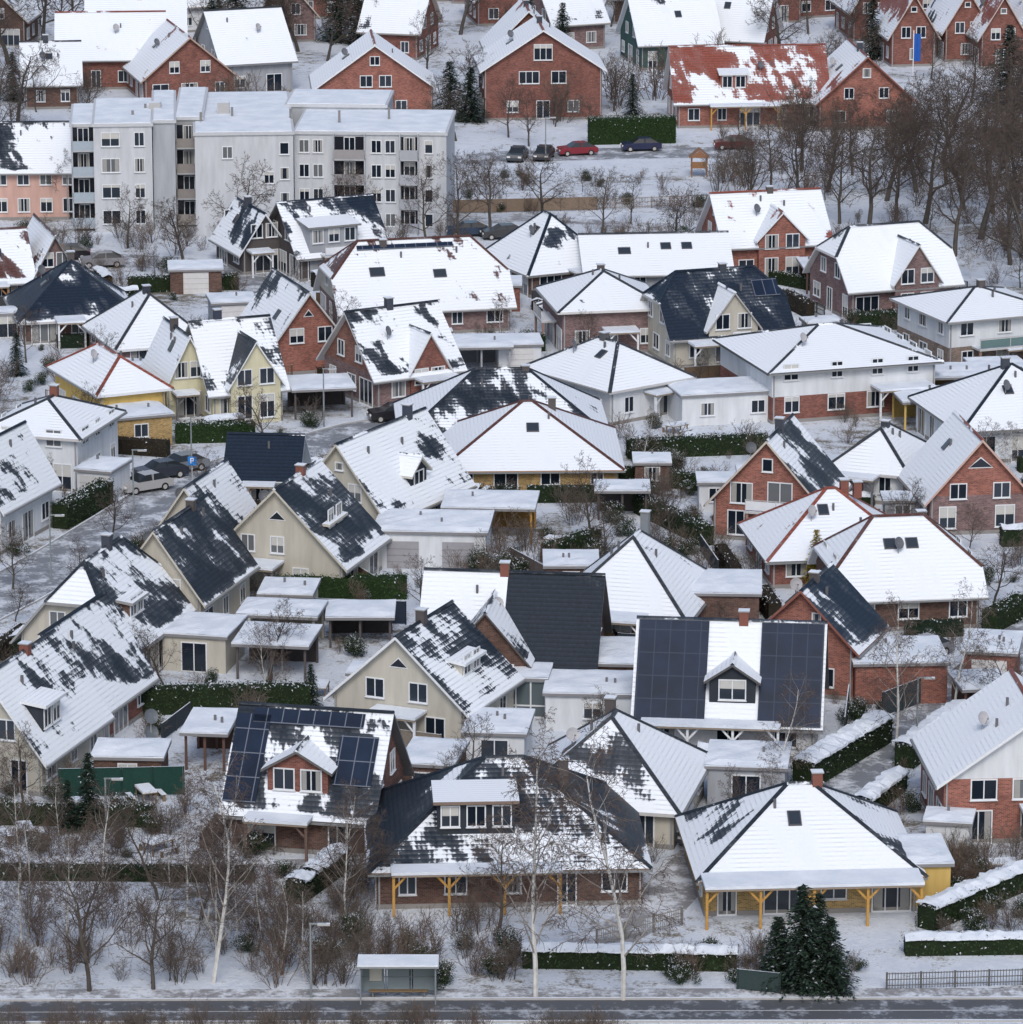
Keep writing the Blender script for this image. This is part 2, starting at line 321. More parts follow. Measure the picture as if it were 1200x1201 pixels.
    po=list(o.get('porch',[]))
    if not po and y>200 and r.random()<.5 and ze>2.0:
        W=A; w=min(W*.5,r.uniform(2.5,4.5)); u=r.uniform(-W/2+.3,W/2-w-.3); po=[('F',u,u+w,r.uniform(1.6,2.6),2.25,r.choice([WH,(.3,.16,.07),(.15,.15,.16)]))]
    for(wk,u0,u1,dp,ph,pc) in po:
        F,W=FW[wk]; nb.fbox(F,u0,u1,.02,dp,ph,ph+.14,mTR,(.3,.25,.2)); nb.fbox(F,u0-.04,u1+.04,.06,dp+.05,ph+.14,ph+.32,mSN)
        n=max(2,int((u1-u0)/2.8)+1)
        for i in range(n):
            u=u0+.1+(u1-u0-.2)*i/(n-1); nb.fbox(F,u-.08,u+.08,dp-.3,dp-.14,0,ph,mWD,pc)
            for q in(-1,1):
                a1=F(u,dp-.22,ph-.7);a2=F(u+q*.6,dp-.22,ph-.05); b1=F(u,dp-.22,ph-.9);b2=F(u+q*.78,dp-.22,ph-.05)
                if u0<=u+q*.6<=u1: nb.poly([a1,a2,b2,b1],mWD,pc)
    for(wk,u0,u1,dp,zf,rc2) in o.get('balc',[]):
        F,W=FW[wk]; nb.fbox(F,u0,u1,.01,dp,zf-.18,zf,mTR,(.5,.5,.5),top=mSN)
        nb.fbox(F,u0,u1,dp-.04,dp,zf+.85,zf+.92,mTR,(.4,.4,.4)); nb.fbox(F,u0+.05,u1-.05,dp-.03,dp-.02,zf+.1,zf+.8,mGL if rc2 is None else mTR,(.12,.2,.2) if rc2 is None else rc2)
        for u in(u0+.04,u1-.04,(u0+u1)/2): nb.fbox(F,u-.03,u+.03,dp-.06,dp+.01,zf,zf+.9,mTR,(.5,.5,.5))
        for u in(u0+.15,u1-.15): nb.fbox(F,u-.1,u+.1,dp-.3,dp-.1,0,zf-.18,mTR,o.get('pcol',(.3,.2,.16)))
    F,W=FW['F']
    for q in(-1,1): nb.fbox(F,q*(W/2-.15)-.05,q*(W/2-.15)+.05,.03,.12,0,e-.2,mTR,(.3,.31,.32))
    if r.random()<.5:
        p=T(r.uniform(-.25,.25)*U,-V*.25,h-m*V*.25+.75); dish(nb,p,.45,r.choice([(.12,.13,.15),(.4,.4,.42)]))
        nb.fbox(FB(p[0],p[1]),-.03,.03,-.03,.03,p[2]-1,p[2],mTR,(.3,.3,.3))
    wb.obj('walls',E); rb.obj('roof',E); nb.obj('windows_and_fittings',E)
    return E
def dish(mb,p,r=.42,col=(.35,.36,.38),d=Vector((.5,-.75,.35))):
    d=d.normalized(); s=d.cross(Vector((0,0,1))).normalized(); t=s.cross(d); c=Vector(p); n=12
    pr=[tuple(c+d*.12+(s*math.cos(i*2*math.pi/n)+t*math.sin(i*2*math.pi/n))*r) for i in range(n)]
    pm=[tuple(c+d*.03+(s*math.cos(i*2*math.pi/n)+t*math.sin(i*2*math.pi/n))*r*.55) for i in range(n)]
    for i in range(n):
        j=(i+1)%n; mb.poly([pm[i],pm[j],pr[j],pr[i]],mTR,col); mb.poly([tuple(c),pm[j],pm[i]],mTR,col)
    q=c+d*.5-t*.1; w=Vector((0,0,.03)); mb.poly([tuple(c-t*r+w),tuple(q+w),tuple(q-w),tuple(c-t*r-w)],mTR,(.2,.2,.2)); mb.fbox(FB(*q),-.05,.05,-.05,.05,-.05,.05,mTR,(.2,.2,.2))
# ------------------------------------------------------------ trees
def tube(mb,pts,rad,sides,mt,col):
    v=mb.v; base=len(v); n=len(pts)
    d=(pts[-1]-pts[0]); s=d.cross(Vector((.31,.17,.93))); 
    if s.length<1e-5: s=Vector((1,0,0))
    s.normalize(); t=d.cross(s).normalized(); cs=[(math.cos(2*math.pi*k/sides),math.sin(2*math.pi*k/sides)) for k in range(sides)]
    for p,r in zip(pts,rad):
        for c,q in cs: v.append((p.x+(s.x*c+t.x*q)*r,p.y+(s.y*c+t.y*q)*r,p.z+(s.z*c+t.z*q)*r))
    for i in range(n-1):
        for k in range(sides):
            k2=(k+1)%sides; mb.f.append((base+i*sides+k,base+i*sides+k2,base+(i+1)*sides+k2,base+(i+1)*sides+k)); mb.m.append(mt); mb.c.append(col)
def grow(mb,r,p,d,L,rad,lev,cfg):
    n=(7,5,3,2,1)[lev]; pts=[p]; ds=[d]; up=cfg['up'][lev]
    for i in range(n):
        d=(d+Vector((r.gauss(0,1),r.gauss(0,1),r.gauss(0,1)))*cfg['j'][lev]+Vector((0,0,up))).normalized(); p=p+d*(L/n); pts.append(p); ds.append(d)
    tube(mb,pts,[max(cfg['rmin'],rad*(1-.8*i/n)) for i in range(n+1)],(6,4,3,3,3)[lev],mBK,cfg['c'][lev])
    if lev<cfg['max']:
        K=cfg['n'][lev]
        for k in range(K):
            t=cfg['t0'][lev]+(1-cfg['t0'][lev])*(k+r.random())/K; f=t*n; i=min(n-1,int(f)); q=pts[i].lerp(pts[i+1],f-i); dd=ds[i+1]
            s=dd.cross(Vector((.3,.2,.9))).normalized(); w=dd.cross(s); az=k*2.4+r.uniform(-.5,.5); an=math.radians(cfg['a'][lev]+r.uniform(-12,12))
            nd=(dd*math.cos(an)+(s*math.cos(az)+w*math.sin(az))*math.sin(an)).normalized()
            grow(mb,r,q,nd,L*cfg['l'][lev]*(1.15-.65*t)*r.uniform(.75,1.2),max(cfg['rmin'],rad*(1-.75*t)*cfg['rr']),lev+1,cfg)
def tree_mesh(seed,kind):
    r=random.Random(seed); mb=MB()
    TW=(.085,.068,.06)
    if kind=='birch':
        cfg=dict(n=(22,7,5,4),t0=(.16,.2,.15,.1),a=(40,45,45,40),l=(.38,.5,.55,.5),up=(.05,.02,-.08,-.2,-.3),j=(.07,.12,.18,.2,.2),rr=.45,rmin=.010,max=4,c=((.56,.56,.54),(.30,.28,.26),(.12,.10,.09),(.10,.08,.07),(.10,.075,.065)))
        grow(mb,r,Vector((0,0,-.1)),Vector((0,0,1)),12,.135,0,cfg)
    elif kind=='tree':
        cfg=dict(n=(14,7,6,3),t0=(.2,.2,.15,.1),a=(55,50,45,40),l=(.55,.5,.5,.5),up=(.05,.12,.08,.04,.0),j=(.12,.18,.2,.2,.2),rr=.5,rmin=.012,max=4,c=((.09,.08,.07),(.085,.072,.062),TW,TW,TW))
        grow(mb,r,Vector((0,0,-.1)),Vector((0,0,1)),9.5,.2,0,cfg)
    elif kind=='oak':
        cfg=dict(n=(12,8,6,4),t0=(.25,.25,.15,.1),a=(58,50,50,45),l=(.66,.5,.45,.45),up=(.03,.1,.05,.04,.0),j=(.12,.22,.25,.25,.2),rr=.5,rmin=.013,max=4,c=((.085,.078,.07),(.08,.07,.062),(.085,.07,.06),TW,TW))
        grow(mb,r,Vector((0,0,-.1)),Vector((0,0,1)),9,.25,0,cfg)
    elif kind=='bush':
        B=(((.10,.085,.07),(.12,.10,.085),(.13,.11,.095),TW),((.12,.085,.07),(.13,.10,.08),(.14,.11,.09),TW))[seed%2]
        cfg=dict(n=(6,4,3),t0=(.15,.15,.1),a=(32,38,38),l=(.5,.5,.5),up=(.04,.05,.03,0),j=(.12,.15,.2,.2),rr=.6,rmin=.009,max=2,c=B)
        for i in range(13):
            a=r.uniform(0,6.28); q=r.uniform(0,.9); grow(mb,r,Vector((math.cos(a)*q*.6,math.sin(a)*q*.6,-.05)),Vector((math.cos(a)*q*.7,math.sin(a)*q*.7,1)).normalized(),r.uniform(1.4,2.7),.02,0,cfg)
    elif kind=='conifer':
        tube(mb,[Vector((0,0,-.1)),Vector((0,0,6))],[.14,.03],6,mBK,(.07,.05,.04))
        H=6.5; n=36
        for i in range(n):
            z=.2+(H-.3)*i/n; R0=((1-z/H)**.8*1.7+.12)*r.uniform(.8,1.15); nb=int(11+10*(1-z/H))
            for k in range(nb):
                az=r.uniform(0,6.28); L=R0*r.uniform(.55,1.2); m=int(4+L*6)
                for j in range(m):
                    t=(j+.6)/m; q=Vector((math.cos(az)*L*t,math.sin(az)*L*t,z-.35*L*t*t+r.uniform(-.05,.05))); w=.09+.07*r.random()
                    a=az+r.uniform(-1.2,1.2); d=Vector((math.cos(a),math.sin(a),r.uniform(-.5,.2)))*w*1.8; s=Vector((-math.sin(a),math.cos(a),r.uniform(-.6,.6)))*w*.5
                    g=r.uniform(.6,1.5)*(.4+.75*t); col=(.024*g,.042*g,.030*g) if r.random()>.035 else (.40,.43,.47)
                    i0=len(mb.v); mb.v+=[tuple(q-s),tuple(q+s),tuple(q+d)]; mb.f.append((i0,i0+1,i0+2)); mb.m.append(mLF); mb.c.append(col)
    elif kind=='ever':
        cl=[(Vector((r.gauss(0,.4),r.gauss(0,.4),r.uniform(.3,1.25))),r.uniform(.3,.6)) for _ in range(16)]
        for i in range(2600):
            c,R0=r.choice(cl); d=Vector((r.gauss(0,1),r.gauss(0,1),r.gauss(0,1))).normalized(); q=c+d*R0*r.uniform(.75,1.1)
            if q.z<0: q.z=abs(q.z)*.5
            a=Vector((r.gauss(0,1),r.gauss(0,1),r.gauss(0,1))).normalized()*.07; b=d.cross(a)*.9; g=r.uniform(.5,1.3)
            col=(.03*g,.048*g,.022*g)
            if d.z>.6 and r.random()<.4: col=(.55,.58,.63)
            i0=len(mb.v); mb.v+=[tuple(q-a),tuple(q+a),tuple(q+b)]; mb.f.append((i0,i0+1,i0+2)); mb.m.append(mLF); mb.c.append(col)
    me=bpy.data.meshes.new(kind); me.from_pydata(mb.v,[],mb.f)
    used=sorted(set(mb.m)); mp={k:i for i,k in enumerate(used)}
    for k in used: me.materials.append(MATS[k])
    me.polygons.foreach_set('material_index',[mp[k] for k in mb.m])
    c=me.color_attributes.new('col','FLOAT_COLOR','CORNER'); L=[]
    for f,cc in zip(mb.f,mb.c): L.extend((cc[0],cc[1],cc[2],1.)*len(f))
    c.data.foreach_set('color',L); return me
TM={'birch':[tree_mesh(i,'birch') for i in(1,2,3)],'tree':[tree_mesh(i,'tree') for i in(4,5,6)],'oak':[tree_mesh(i,'oak') for i in(7,8,17)],
 'bush':[tree_mesh(i,'bush') for i in(9,10,11,12)],'conifer':[tree_mesh(i,'conifer') for i in(13,14)],'ever':[tree_mesh(i,'ever') for i in(15,16)]}
TH={'birch':12.5,'tree':11,'oak':11,'bush':2.7,'conifer':6.5,'ever':1.6}
TN={'birch':'birch_tree','tree':'bare_tree','oak':'bare_oak_tree','bush':'bare_shrub','conifer':'spruce_tree','ever':'evergreen_shrub'}
def plant(kind,X,Y,h,name=None,parent=None,wide=1.):
    o=bpy.data.objects.new(name or TN[kind],RN.choice(TM[kind])); sc.collection.objects.link(o)
    k=h/TH[kind]; o.location=(X,Y,0); o.scale=(k*wide,k*wide,k); o.rotation_euler=(0,0,RN.uniform(0,6.28))
    if parent: o.parent=parent
    return o
def pt(kind,px,py,h,wide=1.): X,Y=G(px,py); return plant(kind,X,Y,h,wide=wide)
# ------------------------------------------------------------ hedges, fences, annexes
def hedge(p,q,w=1.,h=1.6,snow=.8,col=(.03,.05,.022),name='hedge',dn=45):
    X0,Y0=G(*p);X1,Y1=G(*q); L=math.hypot(X1-X0,Y1-Y0); a=math.atan2(Y1-Y0,X1-X0); mb=MB(); r=random.Random(int(p[0]*7+p[1]))
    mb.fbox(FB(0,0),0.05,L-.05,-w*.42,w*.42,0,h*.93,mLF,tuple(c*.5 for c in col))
    n=int((L*h*2+L*w+w*h*2)*dn); n=min(n,9000)
    for i in range(n):
        x=r.uniform(0,L); side=r.random()*(2*h+w)
        if side<h: q0=Vector((x,-w/2,side)); nn=Vector((0,-1,0))
        elif side<2*h: q0=Vector((x,w/2,side-h)); nn=Vector((0,1,0))
        else: q0=Vector((x,side-2*h-w/2,h)); nn=Vector((0,0,1))
        if r.random()<.06: q0.x=r.choice((0,L)); q0.y=r.uniform(-w/2,w/2); nn=Vector((1,0,0))
        q0+=nn*r.uniform(-.14,.1)*(1+.5*math.sin(x*1.7)); A=Vector((r.gauss(0,1),r.gauss(0,1),r.gauss(0,1))).normalized()*.09; B=nn.cross(A)+Vector((0,0,.03)); g=r.uniform(.5,1.5)
        c=tuple(v*g for v in col)
        if nn.z==1 and r.random()<snow: c=(.62,.66,.72)
        elif r.random()<snow*(.5 if q0.z>h*.85 else .06): c=(.55,.58,.63)
        mb.poly([tuple(q0-A),tuple(q0+A),tuple(q0+B)],mLF,c)
    if snow>.4:
        m=max(2,int(L/.4)); zt=[[h+.04+r.uniform(.05,.26) for _ in range(3)] for _ in range(m+1)]; yo=[r.uniform(-.1,.1) for _ in range(m+1)]
        for i in range(m):
            x0=L*i/m;x1=L*(i+1)/m
            if r.random()>snow+.15: continue
            ys=(-w*.55,0,w*.55)
            for j in(0,1): mb.poly([(x0,ys[j]+yo[i],zt[i][j]-(.18 if j==0 else 0)),(x1,ys[j]+yo[i+1],zt[i+1][j]-(.18 if j==0 else 0)),(x1,ys[j+1]+yo[i+1],zt[i+1][j+1]-(.18 if j==1 else 0)),(x0,ys[j+1]+yo[i],zt[i][j+1]-(.18 if j==1 else 0))],mSN)
            mb.poly([(x0,ys[0]+yo[i],h-.12),(x1,ys[0]+yo[i+1],h-.1),(x1,ys[0]+yo[i+1],zt[i+1][0]-.18),(x0,ys[0]+yo[i],zt[i][0]-.18)],mSN)
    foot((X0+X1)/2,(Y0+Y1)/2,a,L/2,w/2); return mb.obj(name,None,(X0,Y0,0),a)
def fence(p,q,h=1.7,col=(.05,.06,.07),kind='panel',name='garden_fence'):
    X0,Y0=G(*p);X1,Y1=G(*q); L=math.hypot(X1-X0,Y1-Y0); a=math.atan2(Y1-Y0,X1-X0); mb=MB(); n=max(1,round(L/2)); F=FB(0,0)
    for i in range(n+1): x=L*i/n; mb.fbox(F,x-.05,x+.05,-.05,.05,0,h+.05,mTR,tuple(c*.8 for c in col),top=mSN)
    for i in range(n):
        x0=L*i/n+.06;x1=L*(i+1)/n-.06
        if kind=='panel':
            mb.fbox(F,x0,x1,-.02,.02,.08,h-.04,mWD,col); mb.fbox(F,x0,x1,-.035,.035,h-.04,h+.03,mTR,col,top=mSN)
        else:
            for z in(.2,h*.55,h-.1): mb.fbox(F,x0,x1,-.015,.015,z,z+.05,mTR,col)
            k=int((x1-x0)/.16)
            for j in range(k): xx=x0+(j+.5)*(x1-x0)/k; mb.fbox(F,xx-.02,xx+.02,-.03,-.016,.05,h,mTR,col)
    return mb.obj(name,None,(X0,Y0,0),a)
def annex(px,py,a,dep,h,th=0,col=WT,kind='garage',door=None,name=None,fas=(.22,.22,.23)):
    s=S(px,py); t=math.radians(th); A=a/s/max(.5,math.cos(t)); X,Y=G(px+(a if th<0 else 0),py)
    lx=-A/2 if th>=0 else A/2; cx=X-(lx*math.cos(t)+dep/2*math.sin(t)); cy=Y-(lx*math.sin(t)-dep/2*math.cos(t)); foot(cx,cy,t,A/2,dep/2)
    mb=MB(); F=FR((0,-dep/2,0),(1,0,0),(0,-1,0)); wm=mBR if col in BRS else mPL
    if kind=='garage':
        mb.fbox(F,-A/2,A/2,-dep,0,0,h,wm,col)
        k=max(1,int(A/3.4))
        for i in range(k):
            u=-A/2+A*(i+.5)/k
            if door is False: 
                q=RN.random()
                if q<.45: window(mb,F,u,.9,min(1.1,A*.4),1.)
                elif q<.85: window(mb,F,u,.08,min(1.7,A*.5),2.)
            else: 
                dc=door or (.6,.6,.6); mb.fbox(F,u-1.2,u+1.2,0,.03,.02,2.1,mTR,dc)
                for z in(.5,1.,1.5): mb.fbox(F,u-1.2,u+1.2,.03,.045,z,z+.03,mTR,tuple(c*.6 for c in dc))
    elif kind=='glass':
        for u in [-A/2+A*i/4 for i in range(5)]: mb.fbox(F,u-.05,u+.05,-.05,.05,0,h,mTR,WH); mb.fbox(F,u-.05,u+.05,-dep,-dep+.1,0,h,mTR,WH)
        for z in(.0,.8,h-.1): mb.fbox(F,-A/2,A/2,-.03,.03,z,z+.1,mTR,WH)
        mb.fbox(F,-A/2+.02,A/2-.02,-dep+.05,-.04,.1,h-.05,mGL,(.10,.13,.14))
        for u in(-A/2,A/2): mb.fbox(F,u-.03,u+.03,-dep,0,.8,.9,mTR,WH)
    else:
        for u in(-A/2+.15,0,A/2-.15):
            for d in(-.2,-dep+.2): mb.fbox(F,u-.08,u+.08,d-.08,d+.08,0,h,mWD,col)
        mb.fbox(F,-A/2+.1,A/2-.1,-dep+.02,-dep+.08,0,h-.1,mWD,tuple(c*.6 for c in col))
    mb.fbox(F,-A/2-.2,A/2+.2,-dep-.2,.2,h,h+.2,mTR,fas); 
    nx,ny=max(3,int(A/.7)),max(3,int(dep/.7)); r=RN
    g=[[(-A/2-.2+(A+.4)*i/nx,-dep/2-.2+(dep+.4)*j/ny,h+.2+(.22+r.uniform(-.03,.07) if 0<i<nx and 0<j<ny else .10+r.uniform(-.02,.03))) for j in range(ny+1)] for i in range(nx+1)]
    for i in range(nx):
        for j in range(ny): mb.poly([g[i][j],g[i+1][j],g[i+1][j+1],g[i][j+1]],mSN)
    mb.fbox(F,-A/2-.19,A/2+.19,-dep-.19,.19,h+.2,h+.28,mSN)
    for _ in range(RN.randint(0,2)):
        u=RN.uniform(-A*.35,A*.35); v=RN.uniform(-dep*.7,-dep*.3); mb.fbox(F,u-.08,u+.08,v-.08,v+.08,h+.2,h+.75,mTR,(.15,.15,.16))
    return mb.obj(name or {'garage':'garage','glass':'conservatory'}.get(kind,'carport'),None,(cx,cy,0),t)
def car(px,py,th,col,name='parked_car'):
    X,Y=G(px,py); mb=MB(); W=.88
    lo=[(-2.15,.3),(-2.2,.6),(-2.05,.9),(-1.0,.98),(1.8,.98),(2.15,.86),(2.2,.5),(2.12,.3)]
    for sg in(-1,1):
        P=[(x,sg*W,z) for x,z in lo]; mb.poly(P if sg<0 else P[::-1],mPT,col)
    n=len(lo)
    for i in range(n):
        a=lo[i];b=lo[(i+1)%n]; mb.poly([(a[0],-W,a[1]),(a[0],W,a[1]),(b[0],W,b[1]),(b[0],-W,b[1])],mPT,col)
    c0=[(-1.05,.98),(-.35,1.44),(1.0,1.46),(1.85,.98)]; wi=[.84,.66,.66,.80]
    for i in range(3):
        a=c0[i];b=c0[i+1]; mb.poly([(a[0],-wi[i],a[1]),(a[0],wi[i],a[1]),(b[0],wi[i+1],b[1]),(b[0],-wi[i+1],b[1])],mGL if i!=1 else mPT,(.02,.025,.03) if i!=1 else col)
    for sg in(-1,1):
        P=[(c0[i][0],sg*wi[i],c0[i][1]) for i in range(4)]; mb.poly(P if sg>0 else P[::-1],mGL,(.02,.025,.03))
        mb.fbox(FB(.3,sg*.75),-.05,.05,-.07,.07,.98,1.45,mPT,col)
        for x in(-1.35,1.35):
            for rr,y0,cc in((.33,W+.02,(.02,.02,.02)),(.19,W+.03,(.4,.4,.4))):
                pr=[(x+rr*math.cos(k*math.pi/7),sg*y0,.33+rr*math.sin(k*math.pi/7)) for k in range(14)]; mb.poly(pr if sg<0 else pr[::-1],mRB,cc)
                if rr>.3:
                    for k in range(14):
                        A=pr[k];B=pr[(k+1)%14]; mb.poly([A,B,(B[0],sg*.6,B[2]),(A[0],sg*.6,A[2])],mRB,cc)
        mb.fbox(FB(-2.16,sg*.62),-.06,.02,-.18,.18,.6,.76,mTR,(.75,.75,.75)); mb.fbox(FB(2.16,sg*.66),-.02,.05,-.15,.15,.65,.82,mTR,(.4,.03,.02))
    foot(X,Y,math.radians(th),2.2,.9); return mb.obj(name,None,(X,Y,.0),math.radians(th))
def lamp(px,py,h=5.):
    X,Y=G(px,py); mb=MB(); tube(mb,[Vector((0,0,0)),Vector((0,0,h))],[.08,.05],8,mTR,(.22,.25,.26)); mb.p=[(0,0)]*len(mb.f); mb.u=[[(0,0)]*len(f) for f in mb.f]
    mb.fbox(FB(0,0),-.08,.9,-.04,.04,h-.04,h+.04,mTR,(.22,.25,.26)); mb.fbox(FB(.75,0),-.35,.35,-.12,.12,h-.1,h+.02,mTR,(.4,.4,.4),top=mSN); return mb.obj('street_lamp',None,(X,Y,0))
# ------------------------------------------------------------ ground and roads
def sheet(name,pts,z,m):
    me=bpy.data.meshes.new(name); me.from_pydata([(x,y,z) for x,y in pts],[],[tuple(range(len(pts)))]); me.materials.append(m)
    o=bpy.data.objects.new(name,me); sc.collection.objects.link(o); return o
sheet('ground',[(-3000,-600),(3000,-600),(3000,6000),(-3000,6000)],0,m_ground())
ASPH=m_road('wet_snowy_asphalt',(.085,.09,.10),(.38,.41,.46),-.2); SROAD=m_road('snow_covered_road',(.20,.215,.24),(.62,.66,.72),.2); PAVE=m_road('snowy_pavement',(.25,.25,.26),(.68,.72,.78),.4)
def road(name,px,w,z,m,block=True,kerb=False):
    P=[Vector(G(*p)) for p in px]; v=[];f=[]
    for i,p in enumerate(P):
        d=(P[min(i+1,len(P)-1)]-P[max(i-1,0)]).normalized(); nn=Vector((-d.y,d.x))
        v+=[(p.x+nn.x*w/2,p.y+nn.y*w/2,z),(p.x-nn.x*w/2,p.y-nn.y*w/2,z)]
    for i in range(len(P)-1):
        f.append((2*i,2*i+1,2*i+3,2*i+2))
        if block:
            c=(P[i]+P[i+1])/2; d=P[i+1]-P[i]; foot(c.x,c.y,math.atan2(d.y,d.x),d.length/2,w/2)
    me=bpy.data.meshes.new(name); me.from_pydata(v,[],f); me.materials.append(m); o=bpy.data.objects.new(name,me); sc.collection.objects.link(o)
    if kerb:
        mb=MB()
        for i in range(len(P)-1):
            for sd in(0,1):
                a=Vector(v[2*i+sd]);b=Vector(v[2*i+2+sd]); a.z=b.z=0; d=(b-a).normalized(); nn=d.cross(Vector((0,0,1)))*(1 if sd else -1)
                F=FR(tuple(a),tuple(d),tuple(nn)); mb.fbox(F,0,(b-a).length,.0,.15,-.02,.13,mTR,(.4,.4,.4),top=mSN)
        mb.obj('kerb')
road('road',[(-300,1188),(300,1186),(1500,1184)],3.4,.008,ASPH,kerb=True)
road('pavement',[(-300,1166),(300,1165),(1500,1163)],1.4,.012,PAVE)
road('road_marking',[(-300,1188),(300,1186),(1500,1184)],.1,.014,m_road('road_paint',(.5,.5,.5),(.5,.52,.55),.2),block=False)
road('footpath',[(-200,1020),(200,1018),(440,1014)],2.6,.008,PAVE)
road('road',[(-120,760),(0,700),(80,655),(150,612),(215,570),(330,532),(430,505),(520,490)],6,.008,SROAD,kerb=True)
road('road',[(940,960),(1000,905),(1060,860),(1120,820),(1180,770),(1260,700)],4.6,.008,SROAD,kerb=True)
road('road',[(-100,300),(60,300),(270,312),(330,345)],6,.008,SROAD)
road('road',[(530,190),(600,183),(700,180),(790,178),(900,180)],7,.008,SROAD)
road('footpath',[(520,262),(620,255),(720,262),(830,290)],3,.008,PAVE)
road('road',[(690,1110),(760,1075),(830,1000)],3.5,.008,PAVE)
OAKP=(.46,.26,.07)
# ------------------------------------------------------------ houses (front to back)
T3=lambda z,w=1.2,h=.55:(0,z,w,h,'t')
house('brick_bungalow',442,1066,3,312,13.4,2.8,7.2,'s','hip',BN,SL,(.48,.6),ce=.25,dorm=[('shed',-1,-1.9,4.6,4.9,6.0,.05,DG,.95)],porch=[('F',-7,3.,1.6,2.5,OAKP)],chim=[(3.5,-1,.1)],fc=(.2,.15,.12))
house('plaster_bungalow',790,996,-12,180,11,2.9,6.8,'s','hip',CR,DG,(.72,.8),ce=.55,chim=[(-1.5,-.5,.5)],sky=[(-1,1.3,.45,.7,1)],fc=(.5,.5,.5))
house('timber_porch_bungalow',826,1074,4,250,11,2.7,6.3,'s','hip',OC,SL,(1.05,.8),ce=.6,sky=[(-1,-.6,.55,.8,1.1)],porch=[('F',-6.5,6.3,2.6,2.4,OAKP)],fc=(.35,.2,.08))
annex(985,1065,130,5,2.5,4,YL,'garage',door=False,name='garden_shed')
house('brick_house',432,1006,-12,165,9.5,2.9,7.9,'s','gable',BN,SL,(.5,.6),gcol=(.16,.08,.065),dorm=[('x',-1,-.2,3.8,4.0,5.2,6.3,BR,1.)],sol=[(-1,-3.75,.12,2.1,6.),(-1,-.3,.83,7,1.0),(-1,3.1,.32,2.4,3.4)],fc=(.12,.12,.12),porch=[('F',-3,1,1.8,2.3,(.15,.1,.08))])
house('plaster_house',545,884,-23,155,8.2,3.3,7.6,'g','gable',CR,SL,(.5,.48),win={'F':[(-1.7,3.2,1.2,1.2),(1.4,3.2,1.2,1.2),(-2.6,.9,1.2,1.2),(2.6,.6,1.3,1.6),T3(5.4)]},dorm=[('shed',1,0,3.,3.4,5.3,.12,CR,.9)],porch=[('F',-1.5,2.,2.,2.4,WH)],fc=WH)
annex(570,842,70,3.2,2.6,-6,WT,'glass')
house('brown_brick_house',692,826,-7,196,9,3.1,7.9,'s','gable',BN,SL,(.12,.5),mixc=(-.4,.85,.15),dorm=[('x',-1,-1.2,5.6,6.2,3.4,6.7,BN,.6)],win={'F':[(4,.9,1,1.2)]},fc=(.1,.09,.09),sol=[])
annex(680,825,80,6,2.6,-4,BN,'garage',door=(.2,.07,.04))
house('solar_roofed_house',955,892,-6,205,9,2.9,8.1,'s','gable',WT,NV,(1.05,.4),gcol=CR,dorm=[('x',-1,.3,3.0,3.9,5.2,6.2,DG,1.),],sol=[(-1,4.05,.02,4.1,7.35),(-1,-3.75,.02,4.6,7.35)],solc=(.03,.045,.075),porch=[('F',-5.5,3.5,1.6,2.4,WH)],fc=(.1,.1,.1))
house('orange_brick_house',1000,822,-20,118,6.5,4.,7.6,'g','gable',OR,NV,(.5,.42),win={'F':[(-1.6,3.4,.9,1.),(1.,5.2,.5,.7),(1.8,.9,.9,1.2),(-1.6,.9,.9,1.2)]},fc=OR)
annex(1003,826,108,6,2.7,3,OR,'garage',door=False)
house('brick_house',1106,990,4,215,9,4.3,8.3,'g','gable',OR,RD,(1.,.9),gcol=WT,gm=mPL,win={'F':[(-3.2,2.9,1.5,1.2),(-.6,2.9,1.5,1.2),(-3.5,.1,1.6,2.0),(0,.1,1.6,2.0)]},fc=WH)
house('brick_house',50,934,-18,125,10,3.,7.8,'g','gable',CR,SL,(.5,.62),dorm=[('shed',1,2,2.8,3.,5.5,.12,DG,.9)])
house('brick_house',106,884,-18,108,10,3.1,8.,'g','gable',BR,SL,(.5,.5),fc=(.6,.6,.6))
house('plaster_house',158,805,-17,136,10,3.3,8.2,'g','half',CR,SL,(.45,.52),dorm=[('shed',1,2,2.6,3.2,5.4,.12,BN,.8)],fc=(.3,.3,.3))
house('plaster_house',236,756,-17,104,10,3.8,8.2,'g','gable',CR,SL,(.3,.45),win={'F':[(-1.6,4.9,.9,.9),(1.2,3.4,1.1,1.2),(-1.5,3.2,.5,1.2),(0,.8,1.1,1.2)]},fc=(.5,.48,.42),chim=[(-2,0,.4)])
house('plaster_house',262,690,-17,84,8,3.6,7.6,'g','gable',CR,SL,(.4,.52),fc=(.5,.48,.42))
house('plaster_house',402,702,-18,154,8.5,2.9,8.,'g','gable',CR,SL,(.3,.45),win={'F':[(-2.3,3.1,.95,1.15),(0,3.1,.95,1.15),(-3,.8,1.1,1.2),(1.8,.8,1.1,1.2),T3(5.6)]},dorm=[('shed',1,.8,3.4,3.2,5.0,.08,DG,.95)],fc=(.5,.48,.42))
house('plaster_house',452,646,-29,108,12.5,3.,8.,'g','gable',CR,SL,(.5,.6),dorm=[('x',1,0,2.4,3.3,4.9,5.9,DG,.6)],chim=[(-4,0,.8,(.05,.06,.09))],fc=(.5,.48,.42))
house('garden_house',345,600,-5,76,6,3,5.5,'s','gable',WT,NV,(.1,.3))
annex(440,668,130,6,2.7,-4,WT,'garage',door=(.3,.3,.32)); annex(520,638,105,5,2.6,-4,OAKP,'carport',name='timber_pergola')
